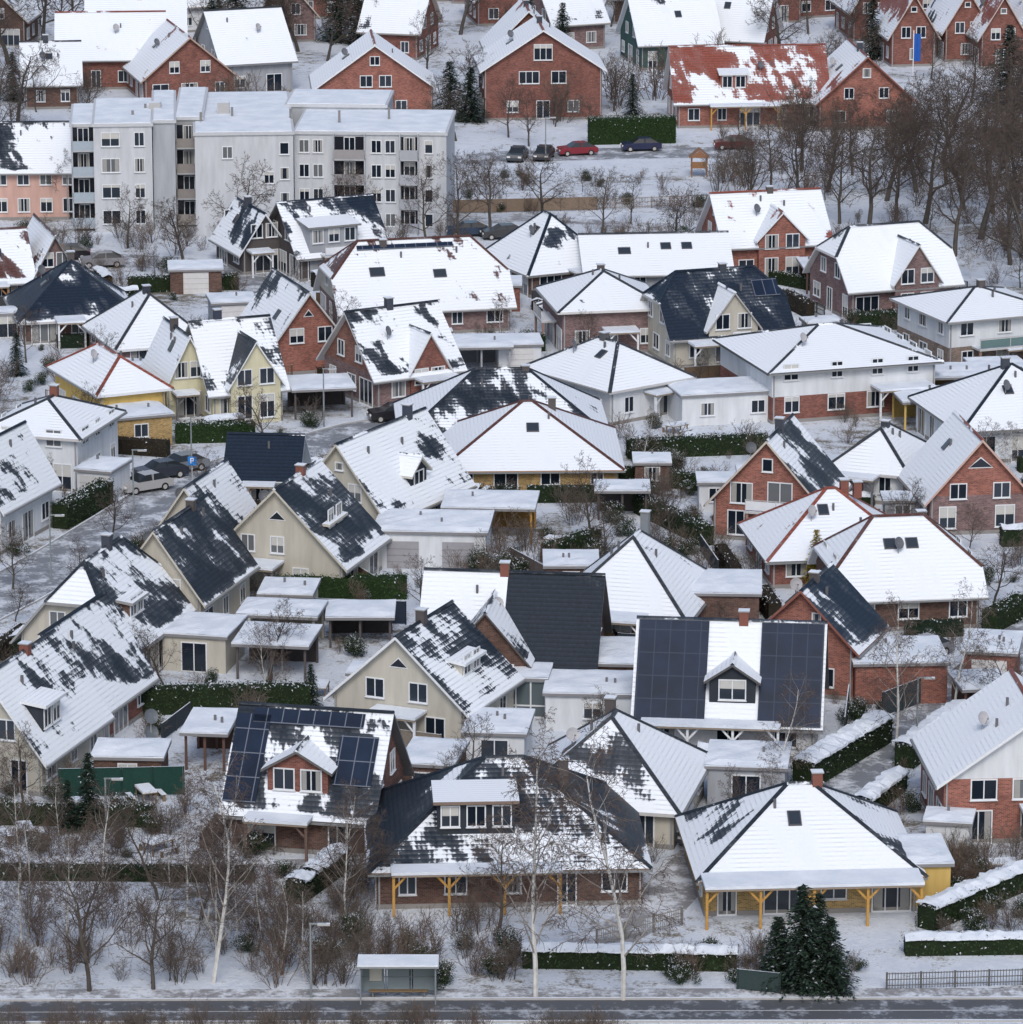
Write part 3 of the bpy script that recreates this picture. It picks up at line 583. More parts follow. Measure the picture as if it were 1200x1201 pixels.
annex(275,800,85,5,2.4,-8,DKW,'carport'); annex(280,765,90,4,2.4,-8,CR,'carport'); annex(190,790,75,5,2.5,-12,CR,'garage',door=False)
house('ochre_bungalow',520,582,2,205,13,2.5,6.2,'s','hip',OC,RB,(1.0,.9),ce=.9,sky=[(-1,.3,.55,1.,1.)],fc=(.35,.2,.1),chim=[(2,1,0.)])
house('dark_roofed_bungalow',475,545,3,235,12,2.6,6.6,'s','hip',MV,SL,(.45,.5),ce=.75,chim=[(2,0,.2)])
house('white_bungalow',716,499,38,92,11,3.4,5.9,'s','hip',WT,DG,(.95,.95),ce=.9,chim=[(-.5,0,.5,(.1,.1,.11))],fc=(.5,.5,.5))
annex(800,500,120,5,2.5,14,WT,'garage',door=False)
house('white_and_brick_villa',905,497,17,196,13,4.7,6.8,'s','hip',BR,DG,(.95,.9),ce=.88,split=2.3,ucol=WT,um=mPL,fc=(.08,.08,.08),win={'L':[]},porch=[('F',1.5,6.5,2.4,2.6,WH)])
annex(1085,480,95,5,2.6,6,OC,'carport')
house('cream_gabled_house',790,432,18,138,9,3.2,7.8,'s','half',CR,NV,(.22,.4),ce=.25,dorm=[('x',-1,0,4.6,4.9,3.6,6.6,CR,.85)],sol=[(-1,4.2,.55,2.4,1.8)],fc=(.4,.4,.4))
house('brick_villa',660,417,10,118,10,4.4,6.7,'s','hip',MV,DG,(1.,.9),ce=.9,fc=(.6,.6,.6),balc=[('L',-2,2,1.4,2.6,(.5,.5,.5))])
house('large_brick_house',402,397,13,196,11,2.8,7.9,'s','half',MV,RB,(.65,.5),ce=.45,gcol=CR,gm=mPL,hf=.55,sky=[(-1,1.8,.45,1.2,.9),(-1,-4,.5,1.4,1.)],sol=[(-1,-1,.86,9,.5)],fc=(.6,.6,.6),chim=[(-3,-.5,.1)])
house('brick_house',442,480,30,96,9.5,3.1,7.7,'s','gable',MV,SL,(.58,.4),gcol=(.22,.105,.08),dorm=[('x',-1,1,3.6,5.0,3.2,6.1,BR,.85)],fc=(.6,.6,.6))
house('pale_yellow_house',250,498,22,80,9,3.2,8.,'s','gable',YE,SL,(.52,.4),dorm=[('x',-1,.5,4.4,5.2,3.6,7.,YE,.5)],chim=[(-1,.2,.8,(.04,.05,.08))],fc=WH)
house('pale_yellow_house',196,492,20,52,7,3.3,7.2,'g','gable',YE,SL,(.7,.5),fc=WH)
annex(345,492,70,5,2.4,10,DKW,'carport')
house('brick_house',322,441,20,80,10,3.2,7.4,'g','gable',OR,SL,(.55,.4),win={'F':[(-1.1,2.9,1.2,1.2),(1.5,2.9,1.2,1.2),(0,5.2,.8,.5,'t')]},fc=(.5,.5,.5),sky=[(-1,2,.4,.8,1)])
house('dark_roofed_house',352,330,25,100,9,2.8,7.,'s','gable',DKW,NV,(.4,.4),dorm=[('shed',-1,-1,5,4.6,5.2,.1,GY,.95)],balc=[('F',-2.5,2,1.5,2.6,WH)])
house('brick_house',285,322,22,50,8,2.8,6.,'g','gable',DKW,NV,(.5,.4))
house('brick_bungalow',622,349,26,95,10,2.8,7.,'s','hip',BN,NV,(.75,.3),ce=.65)
house('low_roofed_house',690,352,5,165,9,2.8,5.5,'s','gable',GY,DG,(1.,.8),sky=[(-1,-3,.5,1.2,.9),(-1,1,.6,1,.9),(-1,3,.6,1,.9)])
house('red_roofed_brick_house',852,332,13,120,9,4.,8.,'s','gable',OR,RD,(.7,.5),dorm=[('x',-1,.3,4.6,5.1,4.4,6.8,OR,.7)],fc=WH)
house('mauve_brick_house',998,377,20,128,9.5,3.4,8.,'s','half',MV,DG,(.98,.6),ce=.7,dorm=[('x',-1,1,4.4,5.4,3.7,6.9,MV,.95)],fc=(.6,.6,.6))
house('modern_villa',1112,443,22,130,10,5.3,6.8,'s','hip',(.2,.145,.12),DG,(.98,.9),ce=.9,split=2.7,ucol=WT,um=mPL,wm=mBR,balc=[('F',-3,3,1.6,2.7,None)],fc=(.35,.35,.35))
house('brick_house',40,357,16,50,10,2.8,6.6,'g','gable',MV,RB,(.6,.7))
house('brick_house',-30,362,16,65,9,2.8,6.6,'s','gable',BR,RB,(.7,.7))
house('navy_roofed_bungalow',28,404,12,128,10.5,2.6,6.6,'s','hip',BN,NV,(.25,.3),ce=.4,fc=(.5,.5,.5))
house('snowy_bungalow',140,436,20,100,10,2.6,6.,'s','hip',MV,DG,(.88,.8),ce=.75,chim=[(0,0,.5,(.04,.05,.07))])
house('yellow_villa',118,514,25,74,11,4.2,6.2,'s','hip',YL,RD,(.92,.85),ce=.88,fc=WH,wm=mPL)
annex(130,527,70,6,2.4,22,OC,'garage',door=False)
house('white_villa',92,578,-16,112,9,4.8,6.6,'s','hip',WT,DG,(.97,.9),ce=.9,fc=(.5,.5,.5))
annex(90,590,40,4,2.4,-18,WT,'garage',door=(.5,.5,.5))
house('white_house',2,650,-20,70,9,4.2,8.,'g','gable',WT,SL,(.6,.65),fc=WH)
house('red_gabled_house',962,640,-16,124,8,3.4,8.1,'g','gable',OR,SL,(.4,.5),win={'F':[(-2,3,1.6,1.5),(1,3,1.8,1.7),(0,5.6,.7,.9),(-2.4,.5,1.2,1.8),(1,.3,2,2)]},balc=[('F',-1.4,3.4,1.4,2.7,WH)],fc=(.5,.45,.4))
house('grey_bungalow',1062,594,-22,86,8,3.,5.4,'s','hip',WT,DG,(.85,.8),ce=.8,fc=(.5,.5,.5))
house('red_roofed_bungalow',905,690,8,170,10,2.6,6.2,'s','hip',BR,RD,(.85,.8),ce=.82,chim=[(1,0,.6,(.2,.08,.06)),(2,0,.4,(.2,.08,.06))])
house('mauve_brick_bungalow',990,742,8,160,10,2.9,7.2,'s','half',BN,RB,(.9,.8),ce=.8,hf=.4,sky=[(-1,-1,.6,.9,.9),(-1,.6,.6,.9,.9)],chim=[(1.8,.5,.1,(.1,.12,.14))])
house('orange_brick_house',1090,628,8,118,8.5,3.2,7.6,'g','gable',MV,RD,(.78,.8),gcol=OR,win={'F':[(-1.7,2.9,1.2,1.1),(1.7,2.9,1.2,1.1),(-2.5,.6,1.2,1.6),(2,.6,1.4,1.6),T3(5.3,1.8,.7)]},fc=(.5,.35,.3))
house('white_villa',1130,545,14,170,12,3.2,6.8,'s','hip',WT,SL,(.93,.9),ce=.8)
house('brick_bungalow',800,762,-14,148,11,2.6,6.8,'s','hip',BR,DG,(.76,.7),ce=.6,chim=[(-3,0,.8,(.2,.22,.24))],fc=(.3,.25,.2))
annex(800,740,90,6,2.6,-3,BN,'garage',door=False); annex(830,948,90,5,2.5,-6,GY,'garage',door=False); annex(545,905,70,5,2.4,-6,WT,'garage',door=False)
annex(470,945,60,5,2.5,-10,BN,'garage',door=False); annex(110,930,80,3.5,2.2,-3,BN,'garage',door=False); annex(215,905,50,5,2.4,-6,BN,'carport')
annex(640,858,110,5,2.4,-4,WT,'garage',door=False); annex(1130,810,60,5,2.5,-10,BR,'garage'); annex(640,700,60,4,2.2,0,BN,'garage',door=False)
annex(1060,505,70,5,2.3,8,YL,'carport'); annex(820,600,40,3,2.2,0,WT,'garage',door=False,name='garden_shed'); annex(745,575,40,3,2.1,0,BN,'garage',door=False,name='garden_shed')
annex(530,440,70,5,2.3,5,GY,'carport'); annex(585,435,50,4,2.2,5,WT,'garage'); annex(945,345,60,5,2.3,5,BN,'carport'); annex(560,365,50,4,2.3,0,BR,'garage')
annex(1150,470,60,5,2.4,10,GY,'garage'); annex(305,735,60,4,2.2,-5,CR,'garage',door=False,name='garden_shed'); annex(385,760,75,4,2.1,0,DKW,'carport'); annex(700,610,60,3,2.2,0,DKW,'carport',name='timber_pergola'); annex(1130,850,55,4,2.3,8,BN,'carport')
annex(868,596,50,4,2.3,0,WT,'carport'); annex(250,385,50,4,2.2,10,GY,'garage'); annex(200,345,60,4,2.2,5,BN,'garage'); annex(1010,590,45,4,2.2,-5,BN,'garage',door=False)
# upper district
house('row_house',-68,258,2,149,10,5.4,9.3,'s','gable',(.55,.36,.31),SL,(.6,.5),wm=mPL,fc=WH,win={'F':[(-5+2.3*i,z,1.1,1.3) for i in range(6) for z in(.9,3.7)]})
house('red_gabled_house',372,141,4,136,10,4.,8.8,'g','gable',OR,RD,(.95,.9),gcol=OR,fc=WH,win={'F':[(-1,3.9,1.3,1.2),(1.2,3.9,1.3,1.2),(0,1,1.2,1.2),(-3,1,1.2,1.2),(3,1,1.2,1.2),(0,6.4,1,.9)]})
house('red_gabled_house',568,141,4,138,10,6.1,10.5,'g','gable',BR,RD,(.95,.9),fc=WH,win={'F':[(-1.6,4.3,2.2,1.3),(1.8,4.3,1.6,1.3),(-3.5,1,1.2,1.2),(0,.2,1.4,2),(3.5,1,1.2,1.2),(0,7,2,1.7)]})
house('red_gabled_house',575,120,4,90,10,6.3,10.9,'g','gable',BR,RD,(.9,.9),fc=WH)
house('red_roofed_brick_house',795,150,5,175,10,3.4,8.6,'s','gable',OR,RD,(.45,.5),fc=WH,dorm=[('shed',-1,-2,3,4.0,6.,.15,OR,.9)],porch=[('F',-5,3,2,2.6,OAKP)])
house('red_gabled_house',960,152,6,112,12,3.4,8.4,'g','gable',OR,RD,(.7,.5),fc=OR,win={'F':[(-2,3.6,1,1.1),(2,3.6,1,1.1),(0,6.,.8,.9),(-3,.9,1.2,1.2),(3,.9,1.2,1.2)]})
house('brick_house',30,128,6,62,12,3.2,7.,'s','gable',BN,DG,(.85,.8))
house('brick_house',170,122,15,105,13,3.2,7.8,'g','gable',BR,RD,(.7,.8),fc=(.4,.3,.25))
house('snowy_house',70,105,4,120,12,4,8.4,'s','gable',BR,RD,(.88,.8)); house('snowy_house',105,82,4,110,11,4,8.,'s','gable',WT,RD,(.85,.8),fc=WH)
house('grey_gabled_house',262,112,20,80,12,4.2,9.3,'s','gable',GY,DG,(.85,.8))
house('green_gabled_house',752,82,12,92,11,3.6,8.6,'s','gable',(.05,.10,.095),SL,(.9,.8),wm=mPL)
house('brick_house',892,75,-16,100,10,3.4,8.4,'s','gable',BR,SL,(.9,.8)); 
for i,(x,y) in enumerate([(1045,78),(1108,72),(1150,80),(1195,76),(1000,48),(1070,42),(1130,40),(1190,40)]):
    house('brick_row_house',x,y,8,52,11,4.4,8.9,'g','gable',BR,SL if i%2 else RD,(.55,.5),fc=(.5,.4,.35))
for i,(x,y,a) in enumerate([(490,70,66),(300,50,70),(180,40,80),(30,55,90),(400,22,80),(560,30,70),(650,60,60),(700,40,70),(790,30,70),(860,28,80),(930,22,60),(610,5,80),(720,2,80),(480,2,80),(820,-6,90),(960,-8,90),(1080,-4,90),(260,0,90),(120,-5,90),(0,-5,90)]):
    house('distant_house',x,y,(-14,10,22,-6)[i%4],a,10,3.8,8.4,'sg'[i%2],'gable',(BR,MV,WT,BN,BR)[i%5],(DG,RD,SL)[i%3],(.65,.7),fc=(.5,.45,.4))
# ------------------------------------------------------------ apartment block
def apartment():
    X,Y=G(200,272); E=empty('apartment_block',X,Y,0); foot(X+7,Y+9,0,19,11); s=S(200,272)
    wb=MB(); nb=MB(); c1=(.53,.555,.59)
    def box(px0,px1,off,dep,h,th=0,col=c1):  # col: greyer on some blocks, shade put into the wall colour
        x0=(px0-200)/s;x1=(px1-200)/s; t=math.radians(th); a=(math.cos(t),math.sin(t),0); n=(math.sin(t),-math.cos(t),0); W=(x1-x0)/math.cos(t)
        F=FR((x0,off,0),a,n); wb.fbox(F,0,W,-dep,0,0,h,mPL,col,uv=True); wb.fbox(F,-.15,W+.15,-dep-.15,.15,h,h+.3,mTR,(.5,.52,.55)); wb.fbox(F,0.1,W-.1,-dep+.1,-.1,h+.3,h+.38,mSN)
        return F,W
    r=random.Random(3)
    def balc(F,u0,u1,d,z,col):
        nb.fbox(F,u0,u1,.02,d,z,z+.15,mTR,(.4,.42,.44)); nb.fbox(F,u0,u1,d-.08,d,z+.15,z+1.1,mTR,col); nb.fbox(F,u0,u0+.08,.02,d,z,z+2.7,mTR,(.5,.52,.55)); nb.fbox(F,u1-.08,u1,.02,d,z,z+2.7,mTR,(.5,.52,.55))
        nb.poly([F(u0+.1,.015,z+.2),F(u1-.1,.015,z+.2),F(u1-.1,.015,z+2.3),F(u0+.1,.015,z+2.3)],mGL,(.02,.022,.03)); window(nb,F,(u0+u1)/2,z+.3,1.,1.9,r=r)
    F,W=box(112,180,0,15,10.8,4)
    for f in range(4):
        window(nb,F,1.7,.9+2.65*f,1.7,1.3,r=r); window(nb,F,4.6,.9+2.65*f,.9,1.3,r=r)
    F2,W2=box(84,112,1.6,12,10.5,4,(.45,.48,.53))
    for f in range(4): balc(F2,.1,W2-.05,1.3,.3+2.62*f,(.34,.40,.46))
    F,W=box(180,206,1.5,18,10.9,4,(.40,.43,.47))
    F,W=box(204,236,4,18,10.8,2,(.30,.31,.32))  # recessed bay: its shade is painted as a darker wall colour
    for f in range(4): balc(F,.1,W-.1,1.2,.2+2.6*f,(.27,.25,.24))
    F,W=box(232,346,-2.2,24,10.3,4)
    window(nb,F,W*.33,8.,.9,1.1,r=r); window(nb,F,W*.75,5.4,.9,1.1,r=r)
    for f in range(4): window(nb,F,W-.9,.7+2.55*f,.8,1.1,r=r)
    F,W=box(346,524,.4,13,10.,-3)
    for f in range(4):
        z=.7+2.5*f
        for u in(1.,2.4): window(nb,F,u,z,.9,1.2,r=r)
        balc(F,4.,7.2,.9,z-.7,(.30,.29,.30)); window(nb,F,8.3,z,.9,1.2,r=r); window(nb,F,9.7,z,.9,1.2,r=r); balc(F,10.7,12.6,.9,z-.7,(.36,.38,.42)); window(nb,F,13.6,z,.7,1.2,r=r)
    F,W=box(330,450,13,9,10.6,-3,(.42,.45,.49))
    for u in(-2,5): nb.fbox(FB(u,9),-.6,.6,-.6,.6,10.6,11.8,mTR,(.4,.4,.4),top=mSN)
    for u,v in((-4,5),(-3,9),(3,4),(6,7),(12,6),(17,5),(22,7)): nb.fbox(FB(u,v),-.12,.12,-.12,.12,10.,11.6,mTR,(.2,.2,.2))
    wb.obj('walls',E); nb.obj('windows_and_balconies',E)
apartment()
# ------------------------------------------------------------ hedges & fences
HG=(.03,.062,.02)
for h_ in [((612,1132),(865,1136),1.2,1.2,.95),((940,925),(1036,868),1.6,1.9,1.),((150,836),(365,832),1.4,1.9,.35),((312,702),(478,700),1.4,1.7,.1,HG),
 ((1060,1118),(1230,1116),1.1,1.1,.9),((690,168),(792,166),2,3.0,.15,HG),((150,342),(280,338),1.5,1.5,.3),((525,412),(640,410),1.3,1.5,.3),((735,536),(900,530),1.4,1.6,.3),
 ((205,518),(300,516),1.5,1.6,.3,HG),((1010,960),(1055,925),1.3,1.3,.9),((1085,1090),(1200,1040),1.4,1.5,.9),((345,1060),(400,1020),1.3,1.5,.7),((70,620),(125,590),1.5,2.,.3),
 ((690,560),(830,575),1.2,1.3,.3),((640,660),(700,640),1.2,1.5,.2),((1060,900),(1130,850),1.6,1.6,1.),((1160,740),(1200,720),1.5,1.6,.2),((0,965),(180,968),1.,1.3,.3),((560,470),(620,468),1,1.2,.2),
 ((0,1030),(300,1032),1.,.9,.4),((750,600),(830,640),1.3,1.6,.3),((850,320),(980,345),1.,1.2,.3),((520,330),(580,320),1,1.3,.3)]: hedge(*h_)
fence((1035,842),(1105,815),1.8,(.035,.05,.06)); fence((366,728),(476,732),1.7,(.02,.03,.05)); fence((70,935),(216,932),1.9,(.01,.045,.035)); fence((700,1110),(800,1085),1.1,(.25,.24,.22),'bar')
fence((865,1160),(915,1165),1.2,(.03,.05,.05)); fence((430,1010),(520,1010),1.5,(.1,.09,.08)); fence((1040,1160),(1200,1155),1.,(.12,.12,.12),'bar'); fence((340,640),(440,700),1.6,(.15,.11,.08)); fence((600,668),(640,690),1.7,(.12,.1,.09))
fence((530,250),(700,246),1.4,(.2,.15,.11)); fence((700,246),(850,240),1.2,(.25,.2,.15),'bar')
rg=random.Random(5)
for(cx,cy,t,hx,hy,py) in list(HS)*2:
    if py<200: continue
    c,s=math.cos(t),math.sin(t)
    def W_(lx,ly): return cx+lx*c-ly*s,cy+lx*s+ly*c
    for side in range(4):
        if rg.random()<.2: continue
        off=rg.uniform(1.4,4.5); 
        if side%2==0:
            y0=(hy+off)*(1 if side else -1); L=hx*rg.uniform(.35,1.); m=rg.uniform(-4,4); a,b=(m-L,y0),(m+L,y0)
        else:
            x0=(hx+off)*(1 if side==1 else -1); L=hy*rg.uniform(.35,1.); m=rg.uniform(-4,4); a,b=(x0,m-L),(x0,m+L)
        if any(blocked(*W_(a[0]+(b[0]-a[0])*k/6,a[1]+(b[1]-a[1])*k/6),.35) for k in range(7)): continue
        A,B=PX(*W_(*a)),PX(*W_(*b)); q=rg.random()
        if q<.6: hedge(A,B,rg.uniform(.8,1.4),rg.uniform(.9,1.9),rg.choice([.1,.3,.5,.9]),rg.choice([(.03,.05,.022),(.05,.042,.03),(.025,.045,.028),(.07,.05,.03)]),dn=24)
        elif q<.82:
            X,Y=W_(*a); X2,Y2=W_(*b); foot((X+X2)/2,(Y+Y2)/2,math.atan2(Y2-Y,X2-X),math.hypot(X2-X,Y2-Y)/2,.2); fence(A,B,rg.uniform(1.2,1.8),rg.choice([(.05,.055,.06),(.13,.09,.06),(.2,.17,.14),(.03,.04,.05)]),rg.choice(['panel','panel','bar']))
        else:
            X,Y=W_((a[0]+b[0])/2,(a[1]+b[1])/2)
            if not blocked(X,Y,1.6): p=PX(X,Y); annex(p[0],p[1],rg.uniform(2.2,3.6)*S(*p),2.4,2.1,rg.choice([-10,0,12]),rg.choice([BN,DKW,GY,OC,WT]),'garage',door=False,name='garden_shed')
def table(X,Y):
    mb=MB(); F=FB(0,0); mb.fbox(F,-.9,.9,-.5,.5,.7,.75,mWD,(.2,.15,.1)); mb.fbox(F,-.87,.87,-.47,.47,.75,.87,mSN)
    for a in(-.8,.8):
        for b in(-.4,.4): mb.fbox(F,a-.04,a+.04,b-.04,b+.04,0,.7,mWD,(.2,.15,.1))
    for sx in(-1,1):
        mb.fbox(F,-.7,.7,sx*1.-.18,sx*1.+.18,.42,.46,mWD,(.2,.15,.1),top=mSN)
        for a in(-.6,.6): mb.fbox(F,a-.04,a+.04,sx*1.-.1,sx*1.+.1,0,.42,mWD,(.2,.15,.1))
    foot(X,Y,0,1,1); mb.obj('garden_table',None,(X,Y,0),rg.uniform(0,3))
k=0
while k<26:
    X,Y=G(rg.uniform(20,1180),rg.uniform(330,1060))
    if not blocked(X,Y,1.2): table(X,Y); k+=1
# ------------------------------------------------------------ vehicles, furniture
for c_ in [(80,303,5,(.02,.02,.025)),(607,187,80,(.05,.06,.07)),(638,186,80,(.03,.03,.035)),(677,181,15,(.22,.02,.03)),(752,176,8,(.02,.025,.07)),(188,560,30,(.03,.035,.05)),(213,552,35,(.2,.22,.24)),(462,492,15,(.02,.02,.025)),(828,985,60,(.1,.11,.13)),
 (548,276,10,(.03,.05,.09)),(590,279,12,(.05,.05,.05)),(120,312,10,(.25,.25,.27)),(1083,770,40,(.2,.2,.22)),(170,575,35,(.4,.4,.4)),(30,305,5,(.3,.3,.3)),(860,174,5,(.1,.02,.02))]: car(*c_)
for l_ in [(125,985,4),(365,1172,4.5),(157,600,5),(60,680,5),(225,560,5),(1075,880,5),(380,500,5),(640,190,5)]: lamp(*l_)
def shelter():
    X,Y=G(422,1178); mb=MB(); L=90/S(422,1180); F=FR((0,0,0),(1,0,0),(0,-1,0)); fr=(.2,.23,.25)
    for u in(.05,L/3,2*L/3,L-.05): mb.fbox(F,u-.04,u+.04,-1.5,-1.42,0,2.2,mTR,fr)
    for u in(.05,L-.05):
        mb.fbox(F,u-.04,u+.04,-.08,0,0,2.2,mTR,fr); mb.fbox(F,u-.015,u+.015,-1.42,-.6,.25,2.1,mGL,(.3,.36,.38))
    for k in range(3): mb.fbox(F,.1+L/3*k,L/3*(k+1)-.1,-1.47,-1.45,.3,2.,mGL,(.20,.25,.27))
    for z in(.2,1.1,2.05): mb.fbox(F,.05,L-.05,-1.44,-1.41,z,z+.05,mTR,fr)
    mb.fbox(F,-.15,L+.15,-1.65,.2,2.2,2.3,mTR,(.25,.27,.28)); mb.fbox(F,-.12,L+.12,-1.6,.16,2.3,2.4,mSN)
    mb.fbox(F,.5,L-.5,-1.2,-.85,.42,.48,mWD,(.2,.14,.08)); mb.fbox(F,L*.12,L*.28,-1.40,-1.38,.9,1.9,mTR,(.5,.5,.45))
    for u in(.7,L-.7): mb.fbox(F,u-.04,u+.04,-1.1,-.95,0,.42,mTR,(.2,.2,.2))
    foot(X+L/2,Y+.8,0,L/2,1); mb.obj('bus_shelter',None,(X,Y,.0))
shelter()
def flag(px,py):
    X,Y=G(px,py); mb=MB(); F=FB(0,0); mb.fbox(F,-.05,.05,-.05,.05,0,9,mTR,WH)
    for i in range(5): mb.poly([(.05+.16*i,.1*math.sin(i*1.3),5.4),(.05+.16*(i+1),.1*math.sin((i+1)*1.3),5.4),(.05+.16*(i+1),.1*math.sin((i+1)*1.3),8.6),(.05+.16*i,.1*math.sin(i*1.3),8.6)],mTR,(.02,.1,.4))
    mb.obj('blue_flag',None,(X,Y,0))
flag(1070,125)
def psign(px,py):
    X,Y=G(px,py); mb=MB(); F=FB(0,0); mb.fbox(F,-.03,.03,-.03,.03,0,2.6,mTR,(.4,.4,.4)); mb.fbox(F,-.35,.35,-.06,-.035,1.9,2.6,mTR,(.02,.2,.6)); mb.fbox(F,-.15,-.07,-.075,-.062,2.05,2.5,mTR,WH); mb.fbox(F,-.07,.12,-.075,-.062,2.42,2.5,mTR,WH); mb.fbox(F,.06,.12,-.075,-.062,2.28,2.42,mTR,WH); mb.fbox(F,-.07,.12,-.075,-.062,2.22,2.28,mTR,WH)
    mb.obj('traffic_sign',None,(X,Y,0))
psign(226,572)
def playhut(px,py):
    X,Y=G(px,py); mb=MB(); F=FB(0,0)
    for a in(-.8,.8):
        for b in(-.8,.8): mb.fbox(F,a-.06,a+.06,b-.06,b+.06,0,2.2,mWD,(.26,.14,.07))
    mb.fbox(F,-.9,.9,-.9,.9,1,1.1,mWD,(.3,.15,.07)); mb.fbox(F,-.8,.8,-.82,-.78,1.1,1.7,mWD,(.26,.14,.07))
    for q in(-1,1): mb.poly([(q*1.1,-1,2.1),(q*1.1,1,2.1),(0,1,3.),(0,-1,3.)],mWD,(.26,.14,.08))
    mb.poly([(-1.0,-.95,2.15),(1.0,-.95,2.15),(0,-.95,2.95)],mWD,(.26,.13,.07)); mb.obj('playground_hut',None,(X,Y,0))
playhut(820,206)
def gdish(px,py):
    X,Y=G(px,py); mb=MB(); mb.fbox(FB(0,0),-.04,.04,-.04,.04,0,3.6,mTR,(.3,.3,.3)); dish(mb,(0,-.05,3.6),.5,(.12,.14,.16)); dish(mb,(0,-.05,2.5),.5,(.12,.14,.16)); mb.obj('satellite_dish',None,(X,Y,0))
gdish(178,902)
# ------------------------------------------------------------ trees
for t_ in [('birch',250,1152,12.5),('birch',628,1168,14.5),('birch',731,1172,15),('tree',105,1162,8.5),('birch',22,1052,7.5),('tree',180,1160,7),('tree',400,1075,7),('birch',1052,882,10),('birch',1118,842,9),('birch',912,930,7.5),
 ('tree',315,800,6),('tree',316,528,6.5),('tree',585,1090,6.5),('tree',860,1000,5.5),('tree',690,640,7),('tree',1180,860,6.5),('birch',940,820,5),('tree',770,700,5),('tree',130,640,5.5),('tree',15,690,5),('tree',250,600,5),
 ('oak',275,300,9.5),('oak',345,268,8),('oak',385,278,7.5),('tree',430,285,7),('tree',500,290,8.5),('tree',540,282,9),('oak',575,268,8),('oak',635,262,8.5),('tree',705,275,7),('oak',792,300,8),('tree',740,262,5),
 ('oak',880,262,10),('oak',935,250,11),('tree',985,262,10),('oak',1020,275,13),('tree',1050,268,13),('oak',1085,262,14),('tree',1120,300,14),('oak',1150,280,15),('tree',1185,310,15),('oak',1195,250,13),('oak',1160,215,13),('tree',1110,215,12),('oak',1060,205,10),('tree',1000,205,9),('oak',940,200,10),
 ('oak',1215,345,14),('oak',1040,235,13),('oak',1130,245,15),('oak',1180,190,14),('oak',1105,190,12),('oak',1210,290,15),('tree',1165,250,15),('oak',1075,225,12),('oak',970,225,10),('tree',905,225,9),('tree',535,165,8),('tree',720,130,7),('oak',930,140,7),('tree',330,160,6),('tree',455,178,7),
 ('oak',10,75,14),('oak',50,60,14),('tree',90,50,13),('oak',130,45,13),('oak',20,150,11),('tree',-10,210,12),('oak',350,60,11),('tree',545,130,9),('tree',500,95,9),('oak',620,90,6),('oak',70,255,7),('oak',150,290,6),('oak',215,305,7),
 ('tree',330,40,13),('oak',400,45,12),('tree',440,60,12),('oak',230,30,13),('oak',540,40,12),('oak',760,60,9),('tree',880,60,9),('oak',1010,100,9),('tree',1140,120,9),('oak',1190,130,10)]: pt(*t_)
for t_ in [('conifer',940,1160,6.4,1.15),('conifer',972,1163,4.6,1.4),('conifer',912,1155,4.2,1.4),('conifer',958,1150,5.4,1.2),('conifer',105,970,5),('conifer',80,975,3.5),('conifer',420,50,11),('conifer',445,52,10),('conifer',395,48,10),('conifer',470,55,9),('conifer',528,140,7,1.3),('conifer',552,142,6.5,1.3),('conifer',742,135,5),('conifer',1182,125,10,1.2),
 ('conifer',16,118,6),('conifer',20,440,4),('conifer',620,62,8),('conifer',660,66,7),('conifer',365,830,3.2)]: pt(*t_)
o=pt('conifer',957,692,4.8,.9); o.name='golden_conifer'; o.data=o.data.copy()
ca=o.data.color_attributes['col']; L=[0.]*(len(ca.data)*4); ca.data.foreach_get('color',L)
for i in range(0,len(L),4):
    if L[i]<.2: L[i]=L[i]*11; L[i+1]=L[i+1]*4.8; L[i+2]*=.9
ca.data.foreach_set('color',L)
def thicket(name,n,x0,x1,y0,y1,h0,h1,kinds,mg=.3):
    E=empty(name,0,0)
    for _ in range(n):
        px=RN.uniform(x0,x1);py=RN.uniform(y0,y1); X,Y=G(px,py)
        if blocked(X,Y,mg): continue
        k=RN.choice(kinds); h=RN.uniform(h0,h1); h=h if k!='ever' else h*.6
        plant(k,X,Y,h,{'bush':'shrub','ever':'evergreen','tree':'sapling','conifer':'young_spruce','birch':'young_birch','oak':'young_oak'}[k],E)
thicket('shrub_thicket',58,-40,610,1080,1156,1.1,2.9,['bush','bush','bush','bush','tree'])
thicket('shrub_thicket',34,260,620,1110,1158,1.4,2.8,['bush','bush','ever'])
thicket('young_trees',20,-40,420,1045,1150,5,8.5,['tree','birch','birch'])
thicket('shrub_thicket',46,-40,430,975,1012,1.,2.6,['bush','bush','bush','ever'])
thicket('shrub_thicket',26,270,420,1040,1110,1.3,2.6,['bush','bush','ever'])
thicket('shrub_thicket',40,780,1010,1120,1158,.8,2.2,['bush','ever'])
thicket('shrub_thicket',120,-20,720,1206,1236,.9,1.9,['bush'])
thicket('shrub_thicket',30,700,1230,1225,1246,.5,1.0,['bush'])
thicket('shrub_thicket',60,1090,1210,1010,1100,1,2.4,['bush','ever'])
thicket('park_undergrowth',170,840,1230,150,320,1.5,4.5,['bush','bush','tree'])
thicket('park_undergrowth',80,430,840,205,290,1,2.8,['bush','bush','ever','tree'])
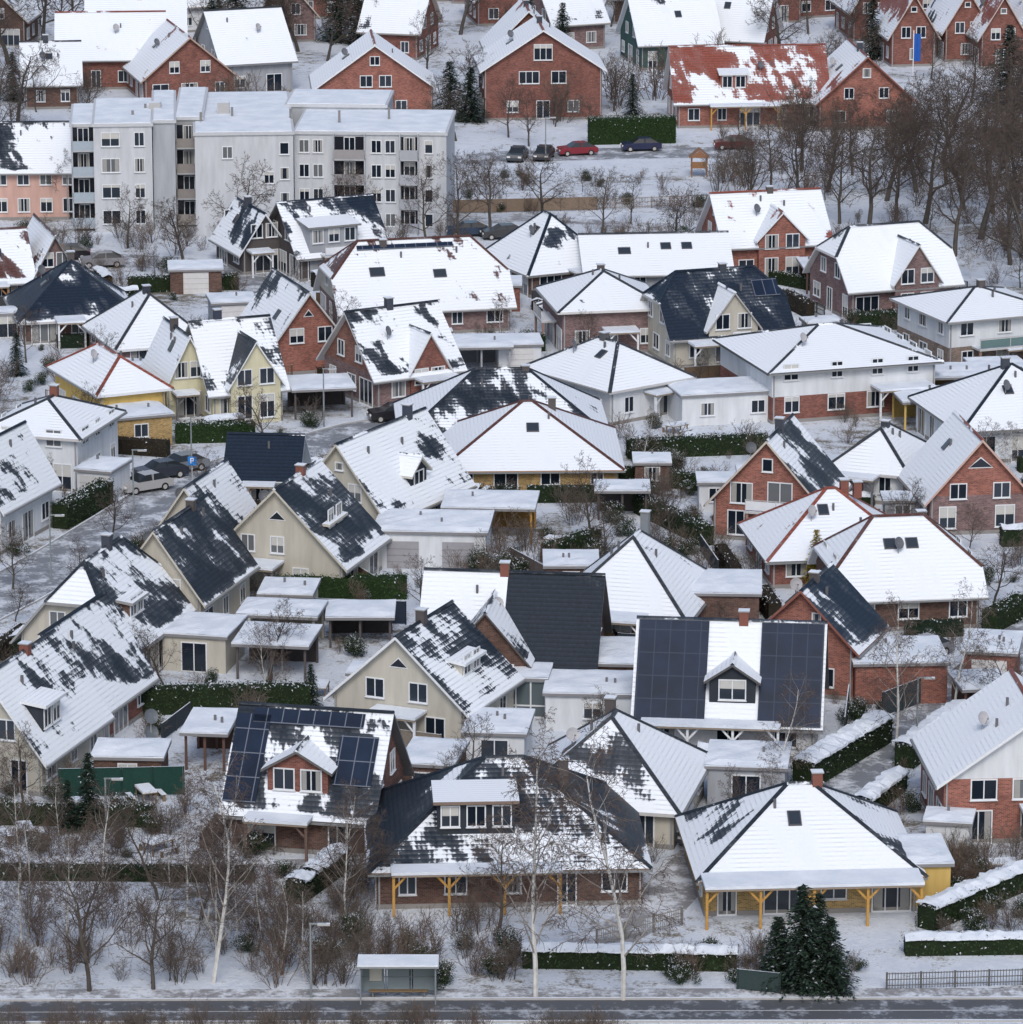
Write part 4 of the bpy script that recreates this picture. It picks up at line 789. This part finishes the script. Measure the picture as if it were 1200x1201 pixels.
thicket('park_undergrowth',110,0,420,265,345,1,3.4,['bush','bush','ever','tree'])
thicket('garden_shrubs',700,-20,1220,320,1060,.8,2.6,['bush','bush','ever'],.35)
thicket('garden_shrubs',110,560,860,540,700,1,3.2,['bush','bush','ever','ever'],.5)
thicket('garden_trees',160,-20,1220,300,1000,2.5,6,['tree','tree','birch'],.6)
thicket('distant_trees',100,-50,1250,-25,75,6,11,['tree','oak','oak','conifer'],1.)
thicket('distant_trees',90,-50,1250,80,175,3,7,['tree','tree','bush'],1.2)
thicket('distant_forest',70,-400,1600,-170,-40,9,14,['tree','oak','conifer'],0)
# ------------------------------------------------------------ light
w=bpy.data.worlds.new('World'); sc.world=w; w.use_nodes=True; nt=w.node_tree; bg=nt.nodes['Background']
sky=nt.nodes.new('ShaderNodeTexSky'); sky.sky_type='NISHITA'; sky.sun_disc=False; el=45; az=178
sky.sun_elevation=math.radians(el); sky.sun_rotation=math.radians(az); sky.air_density=1.; sky.dust_density=3.
hs=nt.nodes.new('ShaderNodeHueSaturation'); hs.inputs['Saturation'].default_value=.95; nt.links.new(sky.outputs[0],hs.inputs['Color']); nt.links.new(hs.outputs[0],bg.inputs[0]); bg.inputs[1].default_value=.145
sl=bpy.data.lights.new('sun','SUN'); sl.energy=1.2; sl.angle=math.radians(20); sl.color=(1,.985,.97); so=bpy.data.objects.new('sun',sl); sc.collection.objects.link(so)
a=math.radians(az); d=Vector((math.sin(a)*math.cos(math.radians(el)),math.cos(a)*math.cos(math.radians(el)),math.sin(math.radians(el))))
so.rotation_euler=d.to_track_quat('Z','Y').to_euler()
sc.view_settings.view_transform='Standard'; sc.view_settings.look='None'; sc.view_settings.exposure=0
cd=bpy.data.cameras.new('camera'); cam=bpy.data.objects.new('camera',cd); sc.collection.objects.link(cam); cam.location=(0,0,CH); cam.rotation_euler=(math.pi/2-A0,0,0)
cd.sensor_fit='HORIZONTAL'; cd.sensor_width=36; cd.lens=FPX/1200*36; cd.clip_end=9000; cd.clip_start=1; sc.camera=cam
